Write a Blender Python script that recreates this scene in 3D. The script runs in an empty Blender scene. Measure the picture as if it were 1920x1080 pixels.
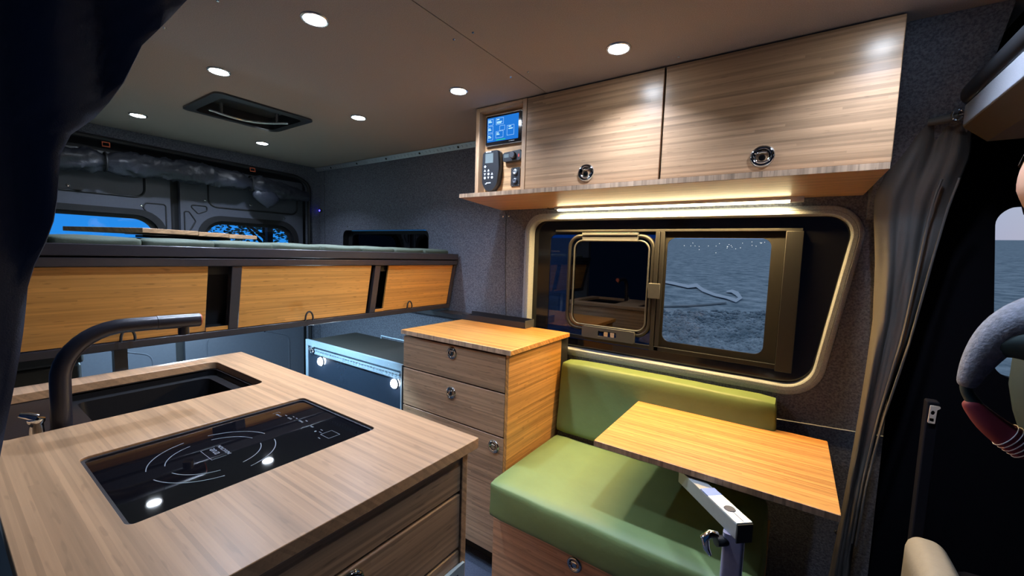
import bpy, bmesh, math, random
from mathutils import Vector, Matrix, noise
random.seed(7)
R = math.radians
S = bpy.context.scene
COL = S.collection

# ---------------------------------------------------------------- camera
def setup_camera():
    yaw, pitch, roll = R(124.505), R(-4.749), R(1.875)
    f = Vector((math.cos(pitch)*math.cos(yaw), math.cos(pitch)*math.sin(yaw), math.sin(pitch)))
    r = f.cross(Vector((0, 0, 1))).normalized(); u = r.cross(f)
    c, s = math.cos(roll), math.sin(roll)
    r2 = c*r + s*u; u2 = -s*r + c*u
    cd = bpy.data.cameras.new('camera'); co = bpy.data.objects.new('camera', cd); COL.objects.link(co)
    m = Matrix((r2, u2, -f)).transposed().to_4x4(); m.translation = Vector((0, 0, 1.29))
    co.matrix_world = m
    cd.sensor_width = 36; cd.lens = 765.1/1920*36; cd.clip_start = .02; cd.clip_end = 20000
    S.camera = co
setup_camera()

# ---------------------------------------------------------------- world, exposure
S.view_settings.view_transform = 'Standard'; S.view_settings.look = 'None'
S.view_settings.exposure = 0.48; S.view_settings.gamma = 1; S.view_settings.use_curve_mapping = False
# the van is parked nose-up on a slope: the true horizon is tilted in van space
TILT_AZ = Vector((0.0051, 1.0000, 0)).normalized(); TILT = R(2.983)
UP = (Vector((0, 0, 1))*math.cos(TILT) - TILT_AZ*math.sin(TILT)).normalized()
def setup_world():
    w = bpy.data.worlds.new('dusk'); S.world = w; w.use_nodes = True
    nt = w.node_tree; N = nt.nodes; L = nt.links; N.clear()
    out = N.new('ShaderNodeOutputWorld'); bg = N.new('ShaderNodeBackground')
    tc = N.new('ShaderNodeTexCoord')
    d1 = N.new('ShaderNodeVectorMath'); d1.operation = 'DOT_PRODUCT'; d1.inputs[1].default_value = UP
    d2 = N.new('ShaderNodeVectorMath'); d2.operation = 'DOT_PRODUCT'; d2.inputs[1].default_value = Vector((.75, .66, 0)).normalized()
    L.new(tc.outputs['Generated'], d1.inputs[0]); L.new(tc.outputs['Generated'], d2.inputs[0])
    r1 = N.new('ShaderNodeValToRGB'); e = r1.color_ramp.elements
    e[0].position = .0; e[0].color = (.018, .22, .64, 1)
    e[1].position = 1; e[1].color = (.36, .44, .52, 1)
    x = r1.color_ramp.elements.new(.16); x.color = (.02, .20, .56, 1)
    x = r1.color_ramp.elements.new(.32); x.color = (.30, .37, .46, 1)
    r2 = N.new('ShaderNodeValToRGB'); e = r2.color_ramp.elements
    e[0].position = .0; e[0].color = (.50, .42, .40, 1)
    e[1].position = .35; e[1].color = (.04, .17, .36, 1)
    x = r2.color_ramp.elements.new(.06); x.color = (.50, .46, .45, 1)
    x = r2.color_ramp.elements.new(.13); x.color = (.34, .42, .42, 1)
    L.new(d1.outputs['Value'], r1.inputs[0]); L.new(d1.outputs['Value'], r2.inputs[0])
    mr = N.new('ShaderNodeMapRange'); mr.inputs[1].default_value = .45; mr.inputs[2].default_value = .95
    L.new(d2.outputs['Value'], mr.inputs[0])
    mx = N.new('ShaderNodeMix'); mx.data_type = 'RGBA'
    L.new(mr.outputs[0], mx.inputs[0]); L.new(r1.outputs[0], mx.inputs[6]); L.new(r2.outputs[0], mx.inputs[7])
    # the sky on the door side, away from the afterglow, is already night-dark
    d3 = N.new('ShaderNodeVectorMath'); d3.operation = 'DOT_PRODUCT'; d3.inputs[1].default_value = Vector((.1, -1, 0)).normalized()
    L.new(tc.outputs['Generated'], d3.inputs[0])
    m3 = N.new('ShaderNodeMapRange'); m3.inputs[1].default_value = .0; m3.inputs[2].default_value = .45
    L.new(d3.outputs['Value'], m3.inputs[0])
    m4 = N.new('ShaderNodeMix'); m4.data_type = 'RGBA'; m4.inputs[7].default_value = (.004, .012, .035, 1)
    L.new(m3.outputs[0], m4.inputs[0]); L.new(mx.outputs[2], m4.inputs[6])
    L.new(m4.outputs[2], bg.inputs[0]); bg.inputs[1].default_value = 1.0
    L.new(bg.outputs[0], out.inputs[0])
setup_world()
CEIL = 1.93; WY = 1.885; FLOOR = -.10
COOL = (.64, .77, 1.0); WARM = (1.0, .64, .24)
PUCK_W = 4.4; STRIP_W = 27.0; GARAGE_W = 15.0

# ---------------------------------------------------------------- materials
def nodes(name):
    m = bpy.data.materials.new(name); m.use_nodes = True
    nt = m.node_tree; p = nt.nodes['Principled BSDF']
    return m, nt, nt.nodes, nt.links, p
def plain(name, col, rough=.5, metal=0, bump=0, bscale=200, spec=.5, var=0, vscale=60, coat=0, emit=None, estr=0):
    m, nt, N, L, p = nodes(name)
    p.inputs['Base Color'].default_value = (*col, 1); p.inputs['Roughness'].default_value = rough
    p.inputs['Metallic'].default_value = metal; p.inputs['Specular IOR Level'].default_value = spec
    p.inputs['Coat Weight'].default_value = coat
    if emit: p.inputs['Emission Color'].default_value = (*emit, 1); p.inputs['Emission Strength'].default_value = estr
    tc = N.new('ShaderNodeTexCoord')
    n = N.new('ShaderNodeTexNoise'); n.inputs['Scale'].default_value = vscale; n.inputs['Detail'].default_value = 4
    L.new(tc.outputs['Object'], n.inputs['Vector'])
    mr = N.new('ShaderNodeMapRange'); mr.inputs[3].default_value = 1-(var or .04); mr.inputs[4].default_value = 1+(var or .04)
    mr.inputs[1].default_value = .3; mr.inputs[2].default_value = .7
    L.new(n.outputs[0], mr.inputs[0])
    vm = N.new('ShaderNodeVectorMath'); vm.operation = 'SCALE'; vm.inputs[0].default_value = col
    L.new(mr.outputs[0], vm.inputs['Scale']); L.new(vm.outputs[0], p.inputs['Base Color'])
    if bump:
        n2 = N.new('ShaderNodeTexNoise'); n2.inputs['Scale'].default_value = bscale; n2.inputs['Detail'].default_value = 3
        L.new(tc.outputs['Object'], n2.inputs['Vector'])
        b = N.new('ShaderNodeBump'); b.inputs['Strength'].default_value = bump; b.inputs['Distance'].default_value = .002
        L.new(n2.outputs[0], b.inputs['Height']); L.new(b.outputs[0], p.inputs['Normal'])
    return m
def bamboo(name, axis, col=(.46, .275, .150), rough=.34, strip=.0065, contrast=.32, knots=.70):
    """narrow-ply bamboo: strips run along axis"""
    m, nt, N, L, p = nodes(name)
    tc = N.new('ShaderNodeTexCoord'); sp = N.new('ShaderNodeSeparateXYZ')
    L.new(tc.outputs['Object'], sp.inputs[0])
    a = sp.outputs['XYZ'.index(axis)]
    oth = [sp.outputs[i] for i in range(3) if i != 'XYZ'.index(axis)]
    def M(op, a, b=None):
        n = N.new('ShaderNodeMath'); n.operation = op
        for i, v in enumerate((a, b)):
            if v is None: continue
            if isinstance(v, (int, float)): n.inputs[i].default_value = v
            else: L.new(v, n.inputs[i])
        return n.outputs[0]
    cross = M('ADD', oth[0], oth[1])
    idx = M('FLOOR', M('DIVIDE', cross, strip))
    wn = N.new('ShaderNodeTexWhiteNoise'); wn.noise_dimensions = '1D'; L.new(idx, wn.inputs['W'])
    seg = M('FLOOR', M('ADD', M('MULTIPLY', a, .9), M('MULTIPLY', wn.outputs[0], 13.7)))
    wn2 = N.new('ShaderNodeTexWhiteNoise'); wn2.noise_dimensions = '1D'
    L.new(M('ADD', M('MULTIPLY', idx, 7.31), seg), wn2.inputs['W'])
    # long fibre streaks
    mp = N.new('ShaderNodeMapping'); L.new(tc.outputs['Object'], mp.inputs[0])
    sc = [230, 230, 230]; sc['XYZ'.index(axis)] = 5; mp.inputs['Scale'].default_value = sc
    nz = N.new('ShaderNodeTexNoise'); nz.inputs['Scale'].default_value = 1; nz.inputs['Detail'].default_value = 3
    L.new(mp.outputs[0], nz.inputs['Vector'])
    mp2 = N.new('ShaderNodeMapping'); L.new(tc.outputs['Object'], mp2.inputs[0])
    sc = [55, 55, 55]; sc['XYZ'.index(axis)] = 2.2; mp2.inputs['Scale'].default_value = sc
    nz2 = N.new('ShaderNodeTexNoise'); nz2.inputs['Scale'].default_value = 1; nz2.inputs['Detail'].default_value = 2
    L.new(mp2.outputs[0], nz2.inputs['Vector'])
    v = M('ADD', M('ADD', M('MULTIPLY', wn2.outputs[0], .35), M('MULTIPLY', nz.outputs[0], .45)), M('MULTIPLY', nz2.outputs[0], .5))
    mr = N.new('ShaderNodeMapRange'); mr.inputs[1].default_value = .35; mr.inputs[2].default_value = .95
    mr.inputs[3].default_value = 1-contrast*1.35; mr.inputs[4].default_value = 1+contrast; L.new(v, mr.inputs[0])
    # dark growth nodes: short dashes
    mp3 = N.new('ShaderNodeMapping'); L.new(tc.outputs['Object'], mp3.inputs[0])
    sc = [190, 190, 190]; sc['XYZ'.index(axis)] = 26; mp3.inputs['Scale'].default_value = sc
    nz3 = N.new('ShaderNodeTexNoise'); nz3.inputs['Scale'].default_value = 1; nz3.inputs['Detail'].default_value = 0
    L.new(mp3.outputs[0], nz3.inputs['Vector'])
    kn = N.new('ShaderNodeMapRange'); kn.inputs[1].default_value = .70; kn.inputs[2].default_value = .80
    kn.inputs[3].default_value = 1; kn.inputs[4].default_value = knots; L.new(nz3.outputs[0], kn.inputs[0])
    f = M('MULTIPLY', mr.outputs[0], kn.outputs[0])
    vm = N.new('ShaderNodeVectorMath'); vm.operation = 'SCALE'; vm.inputs[0].default_value = col
    L.new(f, vm.inputs['Scale']); L.new(vm.outputs[0], p.inputs['Base Color'])
    p.inputs['Roughness'].default_value = rough
    b = N.new('ShaderNodeBump'); b.inputs['Strength'].default_value = .12; b.inputs['Distance'].default_value = .0006
    L.new(nz.outputs[0], b.inputs['Height']); L.new(b.outputs[0], p.inputs['Normal'])
    return m
def felt(name, c1, c2, scale=260, bump=.5):
    m, nt, N, L, p = nodes(name)
    tc = N.new('ShaderNodeTexCoord')
    n = N.new('ShaderNodeTexNoise'); n.inputs['Scale'].default_value = scale; n.inputs['Detail'].default_value = 5; n.inputs['Roughness'].default_value = .7
    L.new(tc.outputs['Object'], n.inputs['Vector'])
    r = N.new('ShaderNodeValToRGB'); r.color_ramp.elements[0].position = .38; r.color_ramp.elements[1].position = .62
    r.color_ramp.elements[0].color = (*c1, 1); r.color_ramp.elements[1].color = (*c2, 1)
    L.new(n.outputs[0], r.inputs[0]); L.new(r.outputs[0], p.inputs['Base Color'])
    p.inputs['Roughness'].default_value = .95; p.inputs['Specular IOR Level'].default_value = .15
    b = N.new('ShaderNodeBump'); b.inputs['Strength'].default_value = bump; b.inputs['Distance'].default_value = .003
    L.new(n.outputs[0], b.inputs['Height']); L.new(b.outputs[0], p.inputs['Normal'])
    return m
def glass(name, tint, gloss=(1, 1, 1), ior=1.5):
    m = bpy.data.materials.new(name); m.use_nodes = True; nt = m.node_tree; N = nt.nodes; L = nt.links; N.clear()
    o = N.new('ShaderNodeOutputMaterial'); t = N.new('ShaderNodeBsdfTransparent'); g = N.new('ShaderNodeBsdfGlossy')
    f = N.new('ShaderNodeFresnel'); f.inputs[0].default_value = ior; mx = N.new('ShaderNodeMixShader')
    t.inputs[0].default_value = (*tint, 1); g.inputs[0].default_value = (*gloss, 1); g.inputs[1].default_value = .01
    L.new(f.outputs[0], mx.inputs[0]); L.new(t.outputs[0], mx.inputs[1]); L.new(g.outputs[0], mx.inputs[2]); L.new(mx.outputs[0], o.inputs[0])
    return m
def emis(name, col, s):
    m = bpy.data.materials.new(name); m.use_nodes = True; nt = m.node_tree; N = nt.nodes; N.clear()
    o = N.new('ShaderNodeOutputMaterial'); e = N.new('ShaderNodeEmission'); e.inputs[0].default_value = (*col, 1); e.inputs[1].default_value = s
    nt.links.new(e.outputs[0], o.inputs[0]); return m
MT = {
 'wx': bamboo('bamboo_lengthwise', 'X'), 'wy': bamboo('bamboo_crosswise', 'Y'),
 'wz': bamboo('bamboo_upright', 'Z', strip=.012, contrast=.22, col=(.40, .25, .145)),
 'warmlit_x': bamboo('warmlit_bamboo_lengthwise', 'X', col=(.47, .225, .062)), 'warmlit_y': bamboo('warmlit_bamboo_crosswise', 'Y', col=(.47, .225, .062)),  # table and drawer cabinet bamboo, warm light put into its colour
 'shaded_x': bamboo('shaded_bamboo_lengthwise', 'X', col=(.30, .188, .112)), 'bench_x': bamboo('bench_bamboo', 'X', col=(.42, .235, .125)), 'shaded_y': bamboo('shaded_bamboo_crosswise', 'Y', col=(.42, .265, .155)),  # drawer and galley fronts: same bamboo, shade put into the darker colour
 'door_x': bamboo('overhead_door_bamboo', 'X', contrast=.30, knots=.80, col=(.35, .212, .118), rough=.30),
 'top_x': bamboo('worktop_bamboo', 'X', contrast=.20, knots=.86, col=(.48, .29, .16)),
 'wback': bamboo('bamboo_niche_back', 'X', col=(.47, .28, .14)),
 'bedwood': bamboo('bamboo_bed_panel', 'Y', col=(.56, .265, .065), contrast=.22),  # bed panels: bamboo with the warm light painted into its tone
 'wall': felt('wall_felt', (.072, .078, .102), (.165, .175, .212), scale=150, bump=.9),
 'ceil': felt('ceiling_felt', (.27, .232, .218), (.37, .322, .302), scale=420, bump=.3),
 'trimfelt': felt('window_trim_felt', (.23, .26, .31), (.34, .38, .44), scale=300),
 'floor': felt('floor_carpet', (.03, .035, .055), (.055, .06, .085), scale=200),
 'dark': plain('matt_black', (.012, .012, .014), .6),
 'blackmetal': plain('black_powder_coat', (.022, .022, .027), .38, bump=.2, bscale=900),
 'bedmetal': plain('bed_frame_metal', (.040, .036, .042), .25, bump=.1, bscale=500),
 'faucet': plain('faucet_finish', (.020, .019, .026), .30, bump=.1, bscale=800),
 'plastic': plain('black_plastic', (.016, .017, .02), .35),
 'darkgrey': plain('window_frame_coat', (.007, .0078, .011), .5, bump=.1, bscale=700),
 'greybar': plain('sash_grip_grey', (.050, .056, .072), .4),
 'chrome': plain('chrome', (.85, .88, .9), .06, 1), 'darkchrome': plain('dark_chrome', (.30, .32, .34), .05, 1),
 'alu': plain('aluminium', (.72, .76, .80), .38, 1, bump=.05),
 'armalu': plain('arm_aluminium', (.30, .31, .31), .4, .3),
 'edgealu': plain('satin_edge_trim', (.30, .40, .48), .45, .25),
 'trackalu': plain('track_aluminium', (.50, .54, .60), .45, .9),
 'boxpanel': plain('box_panel', (.018, .028, .045), .22),
 'boxtop': plain('box_top', (.026, .023, .020), .6, bump=.3, bscale=300),
 'green': plain('green_vinyl', (.128, .188, .068), .55, bump=.35, bscale=45, var=.07, vscale=9),
 'mattress': plain('mattress_green', (.085, .105, .075), .8, bump=.4),
 'cook': plain('cooktop_glass', (.004, .004, .006), .03),
 'mark': plain('cooktop_print', (.20, .23, .28), .5),
 'sink': plain('sink_black', (.0045, .0045, .006), .4, bump=.1),
 'pale': plain('pale_enamel', (.78, .82, .74), .4),
 'bluetape': plain('blue_anodised', (.16, .24, .50), .4),
 'post': plain('post_aluminium', (.42, .44, .62), .40, .55),
 'curtain': plain('navy_curtain', (.006, .015, .048), .8, bump=.3, bscale=500),
 'curtain2': plain('cab_curtain_cloth', (.085, .078, .075), .62, bump=.5, bscale=900),
 'cabdark': plain('cab_lining', (.006, .006, .009), .9, spec=.05),
 'headergrey': felt('header_cloth', (.17, .18, .21), (.26, .27, .30), scale=500),
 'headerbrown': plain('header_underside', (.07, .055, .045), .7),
 'doorpaint': plain('rear_door_paint', (.085, .092, .115), .30),
 'rubber': plain('rubber_seal', (.010, .010, .012), .5),
 'blind': plain('quilted_cover', (.022, .025, .036), .42, bump=.9, bscale=70),
 'strap': plain('orange_webbing', (.45, .08, .03), .6),
 'frit': plain('black_glass_border', (.008, .008, .010), .10),
 'screenframe': plain('insect_screen_frame', (.0115, .0115, .0125), .7, spec=.2, bump=.3, bscale=1500),
 'paneclear': glass('clear_pane', (.88, .92, .96), ior=1.22), 'panedark': glass('tinted_pane', (.055, .06, .075), ior=1.7),
 'panemid': glass('side_pane', (.16, .22, .34)), 'panerear': glass('rear_pane', (.9, .95, 1)),
 'skin': plain('skin', (.62, .36, .25), .5, bump=.1), 'hair': plain('hair', (.02, .014, .010), .6, bump=.6, bscale=300),
 'sleeve': plain('grey_fleece', (.16, .18, .23), .9, bump=.9, bscale=160, var=.25, vscale=90),
 'vest': plain('teal_vest', (.007, .026, .030), .7), 'cuff': plain('maroon_cloth', (.16, .012, .03), .7),
 'stripe': plain('pale_stripes', (.6, .6, .66), .6), 'seatgrey': plain('cab_seat_beige', (.24, .22, .18), .7, bump=.3),
 'seatblack': plain('cab_seat_black', (.004, .004, .006), .9, spec=.05),
 'puck': emis('puck_lens_glow', (.80, .89, 1), 75), 'strip': emis('strip_lens_glow', (1, .86, .50), 12),
 'screen': emis('screen_blue', (.02, .22, .80), .62), 'screentext': emis('screen_marks', (.45, .75, 1), 1.0), 'screengreen': emis('screen_green', (.05, .8, .25), .6),
 'led': emis('blue_indicator', (.04, .03, 1), 9), 'lcd': plain('lcd', (.10, .12, .12), .25), 'keys': plain('key_print', (.55, .58, .60), .5),
 'silver': plain('silver_bezel', (.60, .62, .64), .25, .8), 'red': plain('red_dot', (.5, .03, .02), .4),
 'bark': plain('bark', (.05, .04, .03), .9), 'leaf': plain('leaf', (.02, .07, .05), .7),
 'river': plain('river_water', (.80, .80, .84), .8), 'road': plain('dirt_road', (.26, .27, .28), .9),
 'town': emis('town_lamps', (1, .95, .8), 3), 'beige': plain('beige_plastic', (.50, .42, .36), .5),
}
def mat_terrain():
    m, nt, N, L, p = nodes('scrub_land')
    tc = N.new('ShaderNodeTexCoord')
    n = N.new('ShaderNodeTexNoise'); n.inputs['Scale'].default_value = .06; n.inputs['Detail'].default_value = 9; n.inputs['Roughness'].default_value = .72
    L.new(tc.outputs['Object'], n.inputs['Vector'])
    r = N.new('ShaderNodeValToRGB'); r.color_ramp.elements[0].position = .35; r.color_ramp.elements[1].position = .66
    r.color_ramp.elements[0].color = (.20, .26, .30, 1); r.color_ramp.elements[1].color = (.66, .70, .74, 1)
    L.new(n.outputs[0], r.inputs[0]); L.new(r.outputs[0], p.inputs['Base Color']); p.inputs['Roughness'].default_value = 1
    p.inputs['Specular IOR Level'].default_value = 0
    return m
MT['terrain'] = mat_terrain()

# ---------------------------------------------------------------- object helpers
WL = {}
def tag(o, label=None, cat=None, group=None, kind=None):
    if label: o['label'] = label
    if cat: o['category'] = cat
    if group: o['group'] = group
    if kind: o['kind'] = kind
    return o
def empty(name, loc, label, cat, group=None):
    o = bpy.data.objects.new(name, None); COL.objects.link(o); o.location = loc; o.empty_display_size = .05
    WL[o.name] = Vector(loc); return tag(o, label, cat, group)
def link(name, me, mat, parent=None, smooth=None):
    mats = mat if isinstance(mat, (list, tuple)) else [mat]
    for k in mats: me.materials.append(MT[k])
    o = bpy.data.objects.new(name, me); COL.objects.link(o)
    if parent is None:
        xs = [v.co for v in me.vertices]
        c = Vector(((min(v.x for v in xs)+max(v.x for v in xs))/2, (min(v.y for v in xs)+max(v.y for v in xs))/2, min(v.z for v in xs)))
        me.transform(Matrix.Translation(-c)); o.location = c; WL[o.name] = c
    else:
        w = WL[parent.name]; me.transform(Matrix.Translation(-w)); o.parent = parent; WL[o.name] = w.copy()
    if smooth is not None:
        for p in me.polygons: p.use_smooth = True
        try: me.set_sharp_from_angle(angle=R(smooth))
        except Exception: pass
    return o
def obj(name, bm, mat, parent=None, smooth=35, bevel=0):
    me = bpy.data.meshes.new(name)
    bmesh.ops.recalc_face_normals(bm, faces=bm.faces[:])
    bm.to_mesh(me); bm.free()
    o = link(name, me, mat, parent, smooth)
    if bevel:
        b = o.modifiers.new('b', 'BEVEL'); b.width = bevel; b.segments = 2; b.limit_method = 'ANGLE'; b.angle_limit = R(50)
    return o
def struct(name, bm, mat, parent=None, **k):
    o = obj(name, bm, mat, parent, **k)
    if parent is None: o['kind'] = 'structure'
    return o
def NB(): return bmesh.new()
def box(bm, lo, hi, mi=0, rot=None):
    x0, y0, z0 = lo; x1, y1, z1 = hi
    v = [bm.verts.new(p) for p in ((x0,y0,z0),(x1,y0,z0),(x1,y1,z0),(x0,y1,z0),(x0,y0,z1),(x1,y0,z1),(x1,y1,z1),(x0,y1,z1))]
    for f in ((0,3,2,1),(4,5,6,7),(0,1,5,4),(1,2,6,5),(2,3,7,6),(3,0,4,7)):
        bm.faces.new([v[i] for i in f]).material_index = mi
    if rot is not None:
        c, m = rot
        for q in v: q.co = Vector(c) + m @ (q.co - Vector(c))
    return bm
def hexa(bm, pts, mi=0):
    v = [bm.verts.new(p) for p in pts]
    for f in ((0,3,2,1),(4,5,6,7),(0,1,5,4),(1,2,6,5),(2,3,7,6),(3,0,4,7)):
        bm.faces.new([v[i] for i in f]).material_index = mi
    return bm
def frame_of(d):
    d = d.normalized(); a = Vector((0, 0, 1)) if abs(d.z) < .9 else Vector((1, 0, 0))
    u = d.cross(a).normalized(); return u, d.cross(u).normalized()
def tube(bm, pts, r, seg=12, closed=False, mi=0, rad=None):
    pts = [Vector(p) for p in pts]; n = len(pts); rings = []
    u = None
    for i, p in enumerate(pts):
        a = pts[(i-1) % n] if (closed or i) else p; b = pts[(i+1) % n] if (closed or i < n-1) else p
        d = (b-a).normalized()
        if u is None: u, w = frame_of(d)
        else:
            u = (u - d*u.dot(d)).normalized(); w = d.cross(u).normalized()
        rr = rad[i] if rad else r
        rings.append([bm.verts.new(p + rr*(math.cos(2*math.pi*k/seg)*u + math.sin(2*math.pi*k/seg)*w)) for k in range(seg)])
    for i in range(n if closed else n-1):
        A, B = rings[i], rings[(i+1) % n]
        for k in range(seg):
            bm.faces.new((A[k], A[(k+1) % seg], B[(k+1) % seg], B[k])).material_index = mi
    if not closed:
        bm.faces.new(rings[0][::-1]).material_index = mi; bm.faces.new(rings[-1]).material_index = mi
    return bm
def cyl(bm, a, b, r, seg=24, mi=0): return tube(bm, [a, b], r, seg, mi=mi)
def rpoly(pts, rad, seg=7):
    """rounded polygon in 2D"""
    n = len(pts); out = []
    rad = rad if isinstance(rad, (list, tuple)) else [rad]*n
    for i in range(n):
        p = Vector(pts[i]); a = (Vector(pts[i-1])-p); b = (Vector(pts[(i+1) % n])-p)
        r = rad[i]
        if r <= 0: out.append(tuple(p)); continue
        la, lb = a.length, b.length; a.normalize(); b.normalize()
        ang = a.angle(b); t = min(r/math.tan(ang/2), la*.49, lb*.49); r = t*math.tan(ang/2)
        c = p + (a+b).normalized()*(r/math.sin(ang/2))
        s = p + a*t - c; e = p + b*t - c
        a0 = math.atan2(s.y, s.x); a1 = math.atan2(e.y, e.x); d = (a1-a0+math.pi) % (2*math.pi) - math.pi
        for k in range(seg+1):
            q = a0 + d*k/seg; out.append((c.x+r*math.cos(q), c.y+r*math.sin(q)))
    return out
def rrect(x0, y0, x1, y1, r, seg=6): return rpoly([(x0,y0),(x1,y0),(x1,y1),(x0,y1)], r, seg)
def to3(ax, u, v, c):
    return {'x': (c, u, v), 'y': (u, c, v), 'z': (u, v, c)}[ax]
def plate(bm, outline, holes, ax, c0, c1, mi=0):
    """flat plate with holes: outline/holes 2D, extruded from c0 to c1 along ax"""
    loops = [outline] + list(holes); fv = {}
    for c in (c0, c1):
        es = []; lv = []
        for lp in loops:
            vs = [bm.verts.new(to3(ax, u, v, c)) for u, v in lp]; lv.append(vs)
            for i in range(len(vs)): es.append(bm.edges.new((vs[i], vs[(i+1) % len(vs)])))
        if holes:
            r = bmesh.ops.triangle_fill(bm, edges=es, use_beauty=True)
            for g in r['geom']:
                if isinstance(g, bmesh.types.BMFace): g.material_index = mi
        else: bm.faces.new(lv[0]).material_index = mi
        fv[c] = lv
    for A, B in zip(fv[c0], fv[c1]):
        n = len(A)
        for i in range(n): bm.faces.new((A[i], A[(i+1) % n], B[(i+1) % n], B[i])).material_index = mi
    return bm
def loft(bm, loops, cap0=False, cap1=False, mi=0):
    rings = [[bm.verts.new(p) for p in lp] for lp in loops]
    for A, B in zip(rings, rings[1:]):
        n = len(A)
        for i in range(n): bm.faces.new((A[i], A[(i+1) % n], B[(i+1) % n], B[i])).material_index = mi
    if cap0: bm.faces.new(rings[0]).material_index = mi
    if cap1: bm.faces.new(rings[-1]).material_index = mi
    return bm
def lathe(bm, prof, c, axis, seg=28, mi=0):
    """prof: list of (r, h) along axis from c"""
    c = Vector(c); d = Vector(axis).normalized(); u, w = frame_of(d); rings = []
    for r, h in prof:
        rings.append([bm.verts.new(c + d*h + max(r, 1e-5)*(math.cos(2*math.pi*k/seg)*u + math.sin(2*math.pi*k/seg)*w)) for k in range(seg)])
    for A, B in zip(rings, rings[1:]):
        for k in range(seg): bm.faces.new((A[k], A[(k+1) % seg], B[(k+1) % seg], B[k])).material_index = mi
    return bm
def cushion(bm, lo, hi, r=.03, puff=.012, n=10):
    """soft box: rounded, slightly crowned"""
    c = [(a+b)/2 for a, b in zip(lo, hi)]; h = [(b-a)/2 for a, b in zip(lo, hi)]
    g = bmesh.new(); bmesh.ops.create_cube(g, size=2); bmesh.ops.subdivide_edges(g, edges=g.edges[:], cuts=14, use_grid_fill=True)
    for v in g.verts:
        p = Vector(v.co); q = Vector((p.x*h[0], p.y*h[1], p.z*h[2]))
        inner = Vector([max(-h[i]+r, min(h[i]-r, q[i])) for i in range(3)])
        d = q-inner
        if d.length > 1e-6: q = inner + d.normalized()*r*min(1, d.length/r*1.0 if d.length < r else 1)
        for i in range(3):
            o = [j for j in range(3) if j != i]
            if abs(p[i]) > .99: q[i] += math.copysign(puff*(1-p[o[0]]**2)*(1-p[o[1]]**2), p[i])
        q += Vector((1, 1, 1))*0.0022*noise.noise(q*9+Vector(c)*3)
        v.co = q + Vector(c)
    me = bpy.data.meshes.new('t'); g.to_mesh(me); g.free(); bm.from_mesh(me); bpy.data.meshes.remove(me)
    return bm
def text_mesh(name, s, size, mat, parent, loc, right, up, lift=.0002):
    cu = bpy.data.curves.new('t', 'FONT'); cu.body = s; cu.size = size; cu.align_x = 'CENTER'; cu.align_y = 'CENTER'; cu.extrude = lift
    to = bpy.data.objects.new('t', cu); COL.objects.link(to)
    bpy.context.view_layer.update()
    me = bpy.data.meshes.new_from_object(to.evaluated_get(bpy.context.evaluated_depsgraph_get()))
    bpy.data.objects.remove(to)
    r = Vector(right).normalized(); u = Vector(up).normalized(); n = r.cross(u)
    m = Matrix((r, u, n)).transposed().to_4x4(); m.translation = Vector(loc); me.transform(m)
    return link(name, me, mat, parent, None)
def area(name, loc, size, power, col, direction, parent, shape='DISK', size_y=None, spread=180):
    ld = bpy.data.lights.new(name, 'AREA'); ld.shape = shape; ld.size = size
    if size_y: ld.size_y = size_y
    ld.energy = power; ld.color = col; ld.spread = R(spread)
    lo = bpy.data.objects.new(name, ld); COL.objects.link(lo); lo.parent = parent
    lo.location = Vector(loc)-WL[parent.name]; lo.rotation_euler = Vector(direction).to_track_quat('-Z', 'Y').to_euler()
    return lo
def copy_tree(o, loc, label=None):
    c = o.copy(); COL.objects.link(c); c.location = loc; WL[c.name] = Vector(loc)
    if label: c['label'] = label
    for ch in list(o.children):
        d = ch.copy(); COL.objects.link(d); d.parent = c
        for g in ch.children:
            e = g.copy(); COL.objects.link(e); e.parent = d
    return c

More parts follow.
